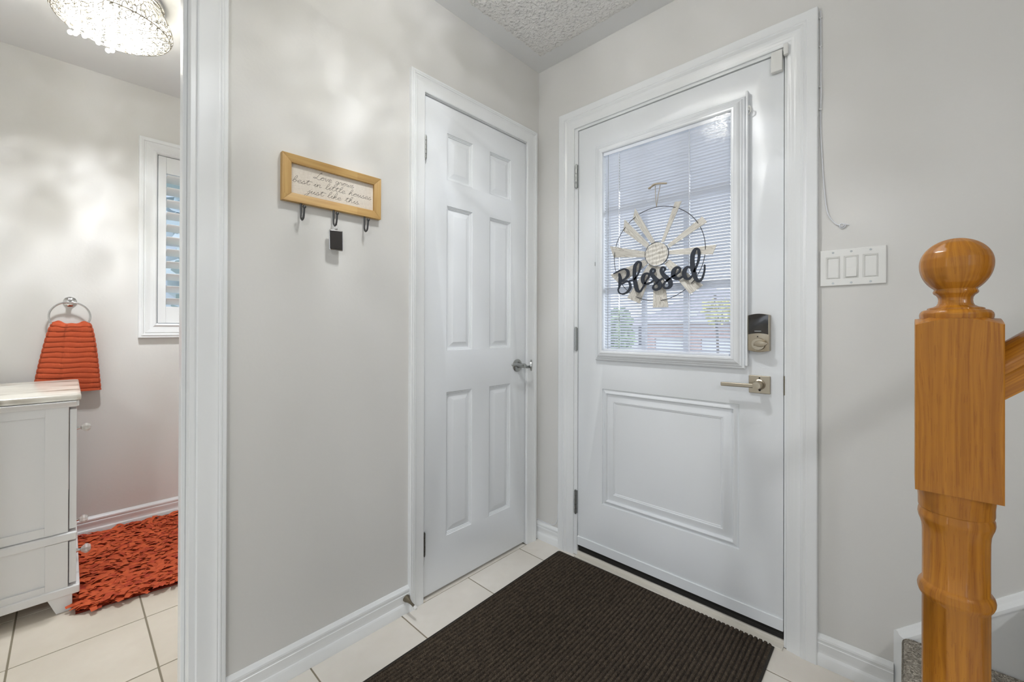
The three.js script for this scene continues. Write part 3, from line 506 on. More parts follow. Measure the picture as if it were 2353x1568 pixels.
// ------------------------------------------------------------------ wreath on the door
{
  const cx = 0.658, cy = 1.393, cz = 0.0465, w = thing('windmill_wreath', 'pale wood windmill wreath reading Blessed, hung on the door glass', 'wreath', [cx, cy, cz]);
  const blades = [[[21, 45], [34, 43], [107, 191], [75, 199]], [[46, 30], [56, 18], [201, 94], [178, 122]], [[55, 7], [56, -9], [221, -29], [230, 9]], [[56, -29], [36, -43], [140, -171], [183, -139]], [[26, -52], [-6, -49], [-8, -218], [49, -217]],
    [[-8, -49], [-29, -38], [-123, -173], [-73, -199]], [[-34, -36], [-47, -18], [-202, -69], [-165, -113]], [[-45, -8], [-45, 15], [-205, 58], [-195, 9]], [[-40, 29], [-27, 44], [-135, 163], [-149, 118]], [[-16, 41], [-3, 51], [-87, 201], [-105, 162]]];
  blades.forEach((b, n) => {
    // sides ordered so that the counterclockwise edge lies behind the ring and the other in front of it
    let [A, B, D, E] = b.map((p) => [p[0] / 1000, p[1] / 1000]);           // A-B inner edge, B-D one side, A-E the other
    const ang = (p) => Math.atan2(p[1] + 0.002, p[0] - 0.006), m = [(D[0] + E[0]) / 2, (D[1] + E[1]) / 2];
    let dd = ang(D) - ang(m); dd = Math.atan2(Math.sin(dd), Math.cos(dd)); if (dd < 0) { [A, B] = [B, A]; [D, E] = [E, D]; }   // B-D is the counterclockwise side
    const pos = [], uv = [], N = 8, th = 0.0035;
    const at = (t, s, k) => { const a = [A[0] + (E[0] - A[0]) * t, A[1] + (E[1] - A[1]) * t], c = [B[0] + (D[0] - B[0]) * t, B[1] + (D[1] - B[1]) * t]; return [cx + a[0] + (c[0] - a[0]) * s, cy + a[1] + (c[1] - a[1]) * s, cz + (0.5 - s) * 0.016 * (0.25 + 0.75 * t) + k * th / 2]; };
    const jx = n * 0.37, quad = (p, q, r, s, up, uq, ur, us) => { pos.push(...p, ...q, ...r, ...p, ...r, ...s); uv.push(...up, ...uq, ...ur, ...up, ...ur, ...us); };
    for (let i = 0; i < N; i++) for (let j = 0; j < 4; j++) for (const k of [1, -1]) { const t0 = i / N, t1 = (i + 1) / N, s0 = j / 4, s1 = (j + 1) / 4; const U = (t, s) => [s * 0.045 + jx, t * 0.16 + jx]; quad(at(t0, s0, k), at(t0, s1, k), at(t1, s1, k), at(t1, s0, k), U(t0, s0), U(t0, s1), U(t1, s1), U(t1, s0)); }
    for (let i = 0; i < N; i++) for (const s of [0, 1]) { const t0 = i / N, t1 = (i + 1) / N; quad(at(t0, s, 1), at(t0, s, -1), at(t1, s, -1), at(t1, s, 1), [0, t0], [0.004, t0], [0.004, t1], [0, t1]); }
    for (const t of [0, 1]) quad(at(t, 0, 1), at(t, 1, 1), at(t, 1, -1), at(t, 0, -1), [0, 0], [0.04, 0], [0.04, 0.004], [0, 0.004]);
    part('blade', fromTriangles(pos, uv), M.weathered, w);
  });
  part('ring', place(new THREE.TorusGeometry(0.1905, 0.0015, 8, 120).toNonIndexed(), cx + 0.002, cy, cz), M.wire, w);
  { // corrugated hub
    const R = 0.0475, N = 48, pos = [], rings = 14, f = (r, a) => { const x = r * Math.cos(a), y = r * Math.sin(a); return [cx + 0.007 + x, cy - 0.002 + y, cz + 0.0105 + 0.0022 * Math.sin((y - 0.18 * x) * 370)]; };
    for (let i = 0; i < rings; i++) for (let j = 0; j < N; j++) { const r0 = R * i / rings, r1 = R * (i + 1) / rings, a0 = j / N * 2 * Math.PI, a1 = (j + 1) / N * 2 * Math.PI; pos.push(...f(r0, a0), ...f(r1, a0), ...f(r1, a1), ...f(r0, a0), ...f(r1, a1), ...f(r0, a1)); }
    let g = fromTriangles(pos); g = toCreasedNormals(g, 0.9); part('hub', g, M.weathered, w);
    part('hub_rim', place(new THREE.CylinderGeometry(R + 0.0012, R + 0.0012, 0.010, 48, 1, true).toNonIndexed(), cx + 0.007, cy - 0.002, cz + 0.0075, Math.PI / 2), M.wire, w);
  }
  const strokes = [
    [[-156, -70, 9.5], [-152, -87, 14.3], [-153, -107, 14.3], [-156, -124, 8.6], [-161, -138, 5.7], [-154, -152, 6.1], [-137, -156, 6.8], [-118, -149, 9.5], [-105, -131, 11.4], [-107, -113, 9.5], [-116, -103, 7.6], [-129, -101, 4.8], [-143, -104, 4.2]],
    [[-184, -66, 3.4], [-168, -60, 5.3], [-150, -53, 6.1], [-129, -51, 7.2], [-116, -62, 12.4], [-116, -77, 12.4], [-127, -91, 8.6], [-143, -98, 5.7]],
    [[-145, -114, 5.7], [-125, -106, 6.7], [-105, -102, 6.7], [-85, -99, 6.7]],
    [[-87, -100, 7.6], [-70, -77, 6.7], [-60, -50, 8.6], [-59, -32, 9.5], [-70, -27, 9.5], [-82, -38, 13.3], [-86, -60, 14.8], [-85, -92, 16.7], [-80, -125, 17.1], [-72, -145, 14.3], [-61, -150, 8.6], [-49, -135, 7.2], [-38, -120, 7.6]],
    [[-40, -121, 7.6], [-32, -104, 5.7], [-23, -91, 6.7], [-23, -81, 8.6], [-32, -78, 8.6], [-45, -84, 13.3], [-50, -99, 15.2], [-46, -113, 14.3], [-32, -121, 9.5], [-16, -117, 7.6], [-1, -107, 6.7]],
    [[-4, -79, 5.7], [3, -68, 8.6], [-8, -62, 8.6], [-14, -71, 11.4], [-8, -87, 15.2], [5, -103, 17.1], [19, -118, 19.0], [25, -132, 17.1], [19, -143, 11.4], [7, -147, 9.5], [-5, -139, 7.6], [-1, -128, 6.7], [11, -119, 6.7], [33, -104, 7.6]],
    [[39, -77, 5.7], [45, -66, 8.6], [35, -59, 8.6], [29, -69, 11.4], [35, -85, 15.2], [50, -101, 17.1], [64, -117, 19.0], [67, -133, 15.2], [59, -142, 10.5], [46, -143, 8.6], [38, -132, 7.6], [44, -121, 7.6], [60, -109, 7.6], [73, -99, 6.7]],
    [[71, -101, 6.7], [88, -93, 6.1], [102, -81, 7.6], [103, -70, 9.5], [93, -65, 9.5], [81, -74, 15.2], [77, -90, 17.1], [85, -105, 15.2], [100, -109, 8.6], [113, -103, 6.7], [120, -96, 6.7]],
    [[145, -72, 8.6], [133, -68, 9.5], [122, -79, 15.2], [120, -96, 16.2], [128, -111, 11.4], [138, -113, 8.6], [152, -100, 7.2]],
    [[156, -90, 7.6], [166, -67, 7.6], [173, -46, 9.1], [175, -23, 9.5], [172, -6, 9.5], [163, -3, 10.5], [154, -16, 15.2], [150, -43, 17.1], [152, -71, 18.1], [158, -97, 17.1], [165, -117, 13.3], [174, -125, 10.5], [184, -119, 8.0], [191, -102, 6.7], [195, -82, 6.1], [195, -67, 5.7]]];
  const geo = [], zf = cz + 0.0165, zb = cz + 0.0125;
  strokes.forEach((st, q) => {
    const lift = q * 0.00006, c = new THREE.CatmullRomCurve3(st.map((p) => V(p[0] / 1000, p[1] / 1000, p[2] / 1000)), false, 'centripetal').getPoints(st.length * 8), L = [], R = [];
    c.forEach((p, i) => { const a = c[Math.max(0, i - 1)], b = c[Math.min(c.length - 1, i + 1)], dx = b.x - a.x, dy = b.y - a.y, l = Math.hypot(dx, dy) || 1, h = p.z / 2; L.push([cx + p.x - dy / l * h, cy + p.y + dx / l * h]); R.push([cx + p.x + dy / l * h, cy + p.y - dx / l * h]); });
    const pos = [], quad = (a, b, d, e) => pos.push(...a, ...b, ...d, ...a, ...d, ...e), F = zf + lift;
    for (let i = 0; i + 1 < c.length; i++) { quad([...R[i], F], [...R[i + 1], F], [...L[i + 1], F], [...L[i], F]); quad([...L[i], zb], [...L[i + 1], zb], [...R[i + 1], zb], [...R[i], zb]); quad([...L[i], F], [...L[i + 1], F], [...L[i + 1], zb], [...L[i], zb]); quad([...R[i], zb], [...R[i + 1], zb], [...R[i + 1], F], [...R[i], F]); }
    geo.push(fromTriangles(pos));
    for (const p of [c[0], c[c.length - 1]]) geo.push(place(new THREE.CylinderGeometry(p.z / 2, p.z / 2, F - zb - 0.00003, 18).toNonIndexed(), cx + p.x, cy + p.y, (F + zb) / 2, Math.PI / 2));
  });
  part('lettering', geo, M.lettering, w, 'dark brush-script word Blessed');
  const hx = cx + 0.003, top = cy + 0.280;
  part('hanging_loop', [tube([[cx - 0.005, top, cz - 0.004], [cx - 0.002, cy + 0.235, cz], [hx, cy + 0.191, cz + 0.002]], 0.0013, 20, 6), tube([[cx + 0.016, top - 0.002, cz - 0.004], [cx + 0.009, cy + 0.235, cz], [hx, cy + 0.191, cz + 0.002]], 0.0013, 20, 6)], M.twine, w);
  part('twine_knot', [tube([[cx - 0.030, top - 0.006, cz + 0.002], [cx - 0.018, top - 0.003, cz + 0.005], [cx - 0.002, top + 0.003, cz + 0.003], [cx + 0.018, top + 0.001, cz + 0.006], [cx + 0.045, top - 0.003, cz + 0.001]], 0.0036, 24, 7), tube([[cx - 0.026, top - 0.009, cz + 0.001], [cx - 0.008, top + 0.002, cz + 0.007], [cx + 0.012, top + 0.004, cz + 0.002], [cx + 0.03, top, cz + 0.003]], 0.0032, 20, 7), capsuleEnd([cx - 0.029, top - 0.007, cz + 0.002], 0.004)], M.twine, w);
}
// ------------------------------------------------------------------ switches and wiring
{
  const s = thing('switch_plate', 'white three-gang rocker switch plate on the wall beside the door trim', 'light switch', [1.275, 1.285, 0]);
  const sh = poly([[1.1945, 1.2275], [1.3555, 1.2275], [1.3555, 1.3425], [1.1945, 1.3425]]), cs = [1.2280, 1.2735, 1.3195];
  for (const c of cs) sh.holes.push(rectHole(c - 0.0168, c + 0.0168, 1.2505, 1.3185));
  part('plate', toCreasedNormals(place(extrude(sh, 0.0062, 0.0022), 0, 0, 0).toNonIndexed(), 0.35), M.plastic, s);
  for (const c of cs) part('strap', box(c - 0.0172, c + 0.0172, 1.2500, 1.3190, 0.0005, 0.0044), M.plastic, s);
  cs.forEach((c, i) => {
    const r = new THREE.Group(); r.name = 'switch'; s.add(r);
    part('switch_frame', moulding([[0, 0.001], [0, 0.0068], [-0.0012, 0.0074], [-0.0024, 0.0060], [-0.0024, 0.001]], [[c - 0.0158, 1.2515], [c - 0.0158, 1.3175], [c + 0.0158, 1.3175], [c + 0.0158, 1.2515]], true, onZ(0), 1), M.plastic, r);
    const on = i === 1 ? -1 : 1, y0 = 1.2542, y1 = 1.3148, ym = (y0 + y1) / 2, x0 = c - 0.0131, x1 = c + 0.0131, zt = on > 0 ? 0.0052 : 0.0066, zl = on > 0 ? 0.0066 : 0.0098, zm = 0.0064;
    const P = [[y1, zt], [ym, zm], [y0, zl], [y0, 0.001], [y1, 0.001]], pos = [];
    for (let j = 0; j < P.length; j++) { const a = P[j], b = P[(j + 1) % P.length]; pos.push(x0, a[0], a[1], x0, b[0], b[1], x1, b[0], b[1], x0, a[0], a[1], x1, b[0], b[1], x1, a[0], a[1]); }
    for (const x of [x0, x1]) for (const t of [[0, 1, 4], [1, 3, 4], [1, 2, 3]]) for (const q of t) pos.push(x, P[q][0], P[q][1]);
    part('rocker', fromTriangles(pos), M.plastic, r);
    for (const y of [1.3332, 1.2356]) part('screw', place(lathe([[0, 0], [0.0034, 0], [0.003, 0.0008], [0, 0.001]], 14), c, y, 0.0058, Math.PI / 2), M.steel, s);
  });
}
{
  const w = thing('sensor_wire', 'thin white wire clipped along the door trim, ending in a coil', 'wire', [1.2, 1.42, 0]);
  part('cable', [tube([[1.1945, 2.128, 0.0035], [1.1950, 2.06, 0.004], [1.1958, 1.99, 0.006], [1.1950, 1.935, 0.0035], [1.1965, 1.86, 0.007], [1.1950, 1.80, 0.0035], [1.1952, 1.745, 0.0035], [1.1985, 1.66, 0.004], [1.2020, 1.59, 0.004], [1.2060, 1.53, 0.005], [1.2120, 1.474, 0.0055], [1.2200, 1.448, 0.005], [1.2360, 1.424, 0.0045], [1.2450, 1.4195, 0.0045]], 0.0017, 120, 7),
    tube([[1.1952, 2.126, 0.0062], [1.1956, 2.04, 0.0072], [1.1962, 1.95, 0.006], [1.1958, 1.86, 0.0045], [1.1957, 1.80, 0.0062]], 0.0012, 40, 6)], M.cord, w);
  part('coil', [place(new THREE.TorusGeometry(0.0070, 0.0015, 8, 24).toNonIndexed(), 1.2515, 1.4165, 0.005, 0.2, 0, 0), place(new THREE.TorusGeometry(0.0050, 0.0014, 8, 20).toNonIndexed(), 1.2500, 1.4185, 0.007, 0, 0.3, 0), tube([[1.258, 1.418, 0.004], [1.264, 1.419, 0.003], [1.268, 1.417, 0.002]], 0.0012, 10, 6)], M.cord, w);
  for (const y of [2.105, 2.012, 1.880, 1.806]) part('clip', box(1.1915, 1.1985, y - 0.002, y + 0.002, 0.0, 0.0072, 0.0008), M.plastic, w);
}
{ // loose wire above the baseboard in the corner
  const w = thing('bell_wire', 'thin white wire curling above the short baseboard in the corner', 'wire', [0.07, 0.1, 0.006]);
  part('cable', tube([[0.004, 0.1015, 0.010], [0.035, 0.0975, 0.008], [0.070, 0.0945, 0.006], [0.100, 0.098, 0.005], [0.122, 0.112, 0.004], [0.132, 0.140, 0.003], [0.1335, 0.21, 0.0025]], 0.0014, 50, 6), M.cord, w);
}
// ------------------------------------------------------------------ doormat
{
  const m = thing('doormat', 'dark brown ribbed doormat lying in front of the white door', 'mat', [0.62, 0, 0.6]);
  const x0 = 0.168, x1 = 1.068, z0 = 0.026, z1 = 1.46, ribs = 60, per = 10, NZ = 140, pos = [], uv = [];
  const edge = (x, z) => { const ex = Math.min(x - x0, x1 - x), ez = Math.min(z - z0, z1 - z); return Math.min(1, Math.max(0, Math.min(ex, ez) / 0.012)); };
  const skewX = (x, z) => x + (z - z0) * (0.022 - 0.011 * (x - x0)), skewZ = (x, z) => z + (0.5 - (x - x0) / (x1 - x0)) * 0.022;
  const hgt = (i, j) => { const x = x0 + (x1 - x0) * i / (ribs * per), z = z0 + (z1 - z0) * j / NZ, ph = (i % per) / per, r = Math.pow(Math.min(1, Math.max(0, (0.5 - Math.abs(ph - 0.5) - 0.07) / 0.17)), 0.6); return [skewX(x, z), 0.0022 + 0.0088 * r * edge(x, z) + 0.0016 * edge(x, z) * (noise2(i * 0.7, j * 1.3, 512, 151) - 0.3) * (0.4 + r), skewZ(x, z)]; };
  const pts = []; for (let j = 0; j <= NZ; j++) for (let i = 0; i <= ribs * per; i++) pts.push(hgt(i, j));
  const W = ribs * per + 1, idx = []; for (let j = 0; j < NZ; j++) for (let i = 0; i + 1 < W; i++) { const a = j * W + i; idx.push(a, a + W, a + W + 1, a, a + W + 1, a + 1); }
  const g = new THREE.BufferGeometry(); g.setAttribute('position', new THREE.Float32BufferAttribute(pts.flat(), 3)); g.setIndex(idx); g.computeVertexNormals();
  g.setAttribute('uv', new THREE.Float32BufferAttribute(pts.flatMap((p) => [p[0], p[2]]), 2));
  const mm = part('ribbed_pile', g, M.mat, m);
  const q = [[x0 - 0.004, z0 - 0.003], [x1 + 0.004, z0 - 0.003], [x1 + 0.004, z1], [x0 - 0.004, z1]].map(([x, z]) => [skewX(x, z), -skewZ(x, z)]);
  const rs = new THREE.Shape(); const rad = 0.014; rs.moveTo(q[0][0] + rad, q[0][1]); rs.lineTo(q[1][0] - rad, q[1][1]); rs.quadraticCurveTo(q[1][0], q[1][1], q[1][0], q[1][1] - rad); rs.lineTo(q[2][0], q[2][1]); rs.lineTo(q[3][0], q[3][1]); rs.lineTo(q[0][0], q[0][1] - rad); rs.quadraticCurveTo(q[0][0], q[0][1], q[0][0] + rad, q[0][1]);
  part('rubber_border', place(extrude(rs, 0.0042, 0.001, 8), 0, 0.0002, 0, -Math.PI / 2), M.matEdge, m);
}
// ------------------------------------------------------------------ staircase, skirt, newel and handrail
const RISE = 0.2, RUN = 0.2286, SX = 1.4155;
{
  const s = struct('staircase', 'carpeted stairs rising to the right');
  for (let k = 0; k < 6; k++) {
    const x0 = SX + k * RUN, y1 = RISE * (k + 1), x1 = k === 5 ? XR : x0 + RUN;
    const p = new THREE.Shape(); p.moveTo(x0, y1 - RISE); p.lineTo(x0, y1 - 0.045); p.quadraticCurveTo(x0 - 0.026, y1 - 0.04, x0 - 0.026, y1 - 0.019); p.quadraticCurveTo(x0 - 0.024, y1, x0 - 0.004, y1); p.lineTo(x1, y1); p.lineTo(x1, y1 - RISE); p.closePath();
    const g = toCreasedNormals(flat(extrude(p, 0.816, 0, 8)), 0.6); g.translate(0, 0, 0.024); uvm(g); part('step', g, M.carpet, s);
    if (k) part('under_step', box(x0, x1, 0, y1 - RISE, 0.024, 0.84), M.trim, s);
  }
  // wall skirt with a moulded top
  const t = struct('trim_5'), slope = 0.905, top = (x) => 0.197 + (x - 1.372) * slope, prof = [[0, 0], [0.004, 0.001], [0.008, -0.004], [0.0105, -0.013], [0.0155, -0.020], [0.0205, -0.025], [0.0215, -0.033], [0.0215, -0.0345], [0.0195, -0.0355], [0.0195, -1]];
  const A = 1.372, B = 2.75, pos = [], Y = (x, d) => (d < -0.9 ? 0 : Math.max(0, top(x) + d));
  for (let j = 0; j + 1 < prof.length; j++) { const a = prof[j], b = prof[j + 1]; const Aa = A + 1.1 * a[0], Ab = A + 1.1 * b[0]; pos.push(Aa, Y(Aa, a[1]), a[0], Ab, Y(Ab, b[1]), b[0], B, Y(B, b[1]), b[0], Aa, Y(Aa, a[1]), a[0], B, Y(B, b[1]), b[0], B, Y(B, a[1]), a[0]); }
  let g = toCreasedNormals(fromTriangles(pos), 0.5); uvm(g);
  const ring = [...prof.map(([z, d]) => [z, Y(A + 1.1 * z, d)]), [0, 0]], cp = []; for (const tri of THREE.ShapeUtils.triangulateShape(ring.map((q) => new THREE.Vector2(...q)), [])) for (const q of tri) cp.push(A + 1.1 * ring[q][0], ring[q][1], ring[q][0]);
  part('skirt_board', [g, fromTriangles(cp)], M.trim, t);
}
{
  const cx = 1.4447, cz = 0.8817, h = 0.0385, n = thing('newel_post', 'turned oak newel post with a ball cap in the right foreground', 'newel post', [cx, 0, cz]);
  // square block with a shouldered top that meets the round cap
  { // the top of the square block is turned to a low cone, so its corners fall away
    const top = (x, z) => { const r = Math.hypot(x, z); return 1.1035 - Math.max(0, r - 0.0372) * 0.52; }, N = 16, pos = [];
    const q4 = (A, B, D, E) => pos.push(...A, ...B, ...D, ...A, ...D, ...E), e = h - 0.0012;
    for (let s4 = 0; s4 < 4; s4++) {
      const rot = (x, y, z) => { const c = [1, 0, -1, 0][s4], d = [0, 1, 0, -1][s4]; return [cx + x * c - z * d, y, cz + x * d + z * c]; };
      for (let i = 0; i < N; i++) { const x0 = -e + 2 * e * i / N, x1 = -e + 2 * e * (i + 1) / N;
        q4(rot(x0, 0.8790, h), rot(x1, 0.8790, h), rot(x1, top(x1, h), h), rot(x0, top(x0, h), h));
        q4(rot(x0, top(x0, h), h), rot(x1, top(x1, h), h), rot(x1 * 0.66, 1.1042, h * 0.66), rot(x0 * 0.66, 1.1042, h * 0.66)); }
      q4(rot(e, 0.879, h), rot(h, 0.879, e), rot(h, top(h, e), e), rot(e, top(e, h), h));
      q4(rot(e, top(e, h), h), rot(h, top(h, e), e), rot(h * 0.66, 1.1042, e * 0.66), rot(e * 0.66, 1.1042, h * 0.66));
      q4(rot(-h, 0.879, -h), rot(h, 0.879, -h), rot(0.01, 0.879, 0), rot(-0.01, 0.879, 0));
    }
    part('block', toCreasedNormals(fromTriangles(pos), 0.5), M.oak, n);
  }
  const wrap = (g) => { const p = g.attributes.position, uv = g.attributes.uv; for (let i = 0; i < p.count; i++) uv.setXY(i, Math.atan2(p.getZ(i), p.getX(i)) * 0.0255, p.getY(i)); for (let i = 0; i < p.count; i += 3) { const u = [0, 1, 2].map((k) => uv.getX(i + k)), mx = Math.max(...u), mn = Math.min(...u); if (mx - mn > 0.08) for (let k = 0; k < 3; k++) if (u[k] < 0) uv.setX(i + k, u[k] + 0.1602); } return g; };
  const shaft = lathe([[0.001, 0], [0.0385, 0], [0.0385, 0.30], [0.0345, 0.31], [0.0322, 0.36], [0.0318, 0.45], [0.0316, 0.62], [0.0315, 0.7305], [0.0325, 0.7320], [0.0345, 0.7355], [0.0359, 0.7400], [0.0362, 0.7440], [0.0352, 0.7485], [0.0330, 0.7520], [0.0318, 0.7532], [0.0314, 0.7540], [0.0313, 0.79], [0.0314, 0.818], [0.0320, 0.8260], [0.0334, 0.8320], [0.0350, 0.8365], [0.0358, 0.8415], [0.0354, 0.8465], [0.0340, 0.8490], [0.0340, 0.8500], [0.0350, 0.8508], [0.0354, 0.8530], [0.0354, 0.8620], [0.0360, 0.8690], [0.0368, 0.8790]], 56, 0.7);
  part('turned_shaft', place(wrap(shaft), cx, 0, cz), M.oak, n);
  const ball = []; for (let k = 0; k <= 30; k++) { const t = -0.955 + (Math.PI / 2 + 0.955) * k / 30; ball.push([Math.max(0.0001, 0.0346 * Math.cos(t)), 1.1748 + (t < 0 ? 0.0402 : 0.0340) * Math.sin(t)]); }
  const cap = lathe([[0.0335, 1.1020], [0.0342, 1.1055], [0.0343, 1.1080], [0.0336, 1.1108], [0.0318, 1.1132], [0.0290, 1.1146], [0.0266, 1.1150], [0.0264, 1.1166], [0.0240, 1.1176], [0.0205, 1.1186], [0.0178, 1.1204], [0.0164, 1.1232], [0.0159, 1.1270], [0.0163, 1.1308], [0.0178, 1.1338], [0.0200, 1.1356], [0.0210, 1.1372], [0.0211, 1.1388], [0.0203, 1.1402], ...ball], 72, 0.7);
  part('ball_cap', place(wrap(cap), cx, 0, cz), M.oak, n);
}
{
  const r = thing('handrail', 'oak handrail rising right from the newel post', 'handrail', [1.4832, 1.03, 0.8817]);
  const a = Math.atan(0.875), prof = new THREE.Shape(); const w = 0.0285, t = 0.026; prof.moveTo(-w * 0.62, -t); prof.lineTo(w * 0.62, -t); prof.quadraticCurveTo(w * 0.66, -t * 0.2, w, -t * 0.05); prof.quadraticCurveTo(w * 1.05, t * 0.7, w * 0.45, t * 0.95); prof.quadraticCurveTo(0, t * 1.1, -w * 0.45, t * 0.95); prof.quadraticCurveTo(-w * 1.05, t * 0.7, -w, -t * 0.05); prof.quadraticCurveTo(-w * 0.66, -t * 0.2, -w * 0.62, -t);
  const L = 1.75, pts = prof.getPoints(10), pos = [], uv = [], y0 = 1.0355;
  for (let j = 0; j + 1 < pts.length; j++) { const A = pts[j], B = pts[j + 1], f = (p, x) => [x, y0 + p.y / Math.cos(a) + (x - 1.4832) * 0.875, 0.8817 + p.x], X = 1.4832, Z = X + L * Math.cos(a); pos.push(...f(A, X), ...f(B, X), ...f(B, Z), ...f(A, X), ...f(B, Z), ...f(A, Z)); const u0 = j * 0.008, u1 = u0 + 0.008; uv.push(u0, 0, u1, 0, u1, L, u0, 0, u1, L, u0, L); }
  part('rail', toCreasedNormals(fromTriangles(pos, uv), 0.7), M.oak, r);
  for (let k = 0; k < 5; k++) { const x = SX + 0.2 + k * RUN, yb = RISE * (k + 1), yt = 1.0355 + (x - 1.4832) * 0.875 - 0.03; part('baluster', place(lathe([[0.001, 0], [0.016, 0], [0.016, 0.14], [0.010, 0.17], [0.015, 0.30], [0.011, 0.5], [0.009, yt - yb], [0.001, yt - yb]], 20), x, yb, 0.8217), M.oak, r); }
}
// ------------------------------------------------------------------ powder room
{ // vanity: its front looks to the window side (-z)
  const v = thing('vanity_cabinet', 'white shaker vanity cabinet under the marble top in the powder room', 'vanity', [-1.24, 0, 1.95]);
  const X0 = -1.56, X1 = -0.944, ZF = 1.680, ZR = 2.395;
  part('carcass', [box(X0, X1, 0.075, 0.806, ZF, ZR, 0.001)], M.vanity, v);
  const fr = (z0, z1, y0, y1, p = 0.006) => box(X1 - 0.002, X1 + p, y0, y1, z0, z1, 0.0008);
  part('stile', fr(ZF, 1.7405, 0.3045, 0.783), M.vanity, v); part('stile', fr(2.335, ZR, 0.3045, 0.783), M.vanity, v);
  part('rail', fr(1.7405, 2.335, 0.7505, 0.783), M.vanity, v); part('rail', fr(1.7405, 2.335, 0.3045, 0.337), M.vanity, v);
  part('stile', fr(ZF, 1.739, 0.090, 0.268), M.vanity, v); part('stile', fr(2.335, ZR, 0.090, 0.268), M.vanity, v);
  part('rail', fr(1.739, 2.335, 0.090, 0.118), M.vanity, v);
  const band = [[0, 0], [0.0, 0.012], [0.006, 0.0185], [0.020, 0.0185], [0.026, 0.012], [0.026, 0]];
  part('waist_moulding', [box(X0 - 0.006, X1 + 0.013, 0.270, 0.301, ZF - 0.024, ZR, 0.006)], M.vanity, v);
  part('cornice', [moulding([[0, 0], [0, 0.012], [0.010, 0.018], [0.018, 0.030], [0.022, 0.032], [0.022, 0]], [[ZF - 0.02, 0.783], [ZR, 0.783]], false, onX(X1 + 0.002), 1), box(X0 - 0.012, X1 + 0.016, 0.784, 0.8055, ZF - 0.028, ZR, 0.004)], M.vanity, v);
  part('plinth', [box(X0 - 0.012, X1 + 0.012, 0.062, 0.094, ZF - 0.032, ZR, 0.005)], M.vanity, v);
  for (const [z0, z1, s] of [[1.668, 1.722, 1], [2.33, ZR, -1]]) for (const [x0, x1] of [[X1 - 0.05, X1 + 0.004], [X0 - 0.004, X0 + 0.05]]) { const q = s > 0 ? [[-z0, 0], [-z0, 0.064], [-z1 - 0.012, 0.064], [-z1 + 0.012, 0]] : [[-z0 - 0.012, 0], [-z0 + 0.012, 0.064], [-z1, 0.064], [-z1, 0]]; const g = flat(extrude(poly(q), x1 - x0, 0.001)); g.rotateY(Math.PI / 2); g.translate(x0, 0.0008, 0); uvm(g); part('foot', g, M.vanity, v); }
  const mid = (X0 + X1) / 2;
  const knob = (x, y, parent) => { const g = new THREE.Group(); g.name = 'knob'; parent.add(g); part('knob_stem', place(lathe([[0, 0], [0.009, 0], [0.007, 0.004], [0.005, 0.012], [0.008, 0.016], [0, 0.016]], 18), x, y, ZF - 0.022, -Math.PI / 2), M.chrome, g); part('crystal', place(new THREE.LatheGeometry([[0, 0], [0.0095, 0], [0.0185, 0.0115], [0.0185, 0.0175], [0.0115, 0.027], [0, 0.029]].map((q) => new THREE.Vector2(...q)), 8).toNonIndexed(), x, y, ZF - 0.037, -Math.PI / 2, 0.3), M.knob, g); return g; };
  for (const [a, b, kx] of [[X0, X1 + 0.001, X1 - 0.17]]) {
    const d = new THREE.Group(); d.name = 'cabinet_door'; v.add(d);
    part('door_panel', box(a + 0.004, b - 0.004, 0.316, 0.768, ZF - 0.014, ZF - 0.004), M.vanity, d);
    part('door_frame', [box(a, a + 0.05, 0.312, 0.772, ZF - 0.022, ZF - 0.003, 0.001), box(b - 0.05, b, 0.312, 0.772, ZF - 0.022, ZF - 0.003, 0.001), box(a + 0.05, b - 0.05, 0.722, 0.772, ZF - 0.022, ZF - 0.003, 0.001), box(a + 0.05, b - 0.05, 0.312, 0.362, ZF - 0.022, ZF - 0.003, 0.001)], M.vanity, d);
    knob(kx, 0.668, d);
  }
  { const d = new THREE.Group(); d.name = 'drawer'; v.add(d); part('drawer_front', box(X0, X1 + 0.001, 0.104, 0.262, ZF - 0.022, ZF - 0.003, 0.001), M.vanity, d); knob(-1.045, 0.184, d); knob(-1.43, 0.184, d); }
}
{
  const c = thing('marble_countertop', 'white marble countertop with grey veins on the vanity', 'countertop', [-1.26, 0.8065, 2.0]);
  const prof = [[0, 0], [0.003, 0.004], [0.005, 0.011], [0.0035, 0.016], [-0.002, 0.0175], [-0.004, 0.0235]], X1 = -0.924, Z0 = 1.6465;
  const s = new THREE.Shape(); const q = [[-1.6, -2.397], [X1, -2.397], [X1, -Z0 - 0.012], [X1 - 0.008, -Z0], [-1.585, -Z0], [-1.6, -Z0 - 0.012]]; q.forEach((p, i) => (i ? s.lineTo(...p) : s.moveTo(...p))); s.closePath();
  const g = toCreasedNormals(new THREE.ExtrudeGeometry(s, { depth: 0.011, bevelEnabled: true, bevelSize: 0.004, bevelThickness: 0.006, bevelSegments: 4, bevelOffset: -0.004 }), 0.6); g.rotateX(-Math.PI / 2); g.translate(0, 0.8135, 0); uvm(g);
  { const uv = g.attributes.uv; for (let i = 0; i < uv.count; i++) uv.setXY(i, uv.getY(i) * 1.1, uv.getX(i)); }
  part('slab', g, M.marble, c);
}
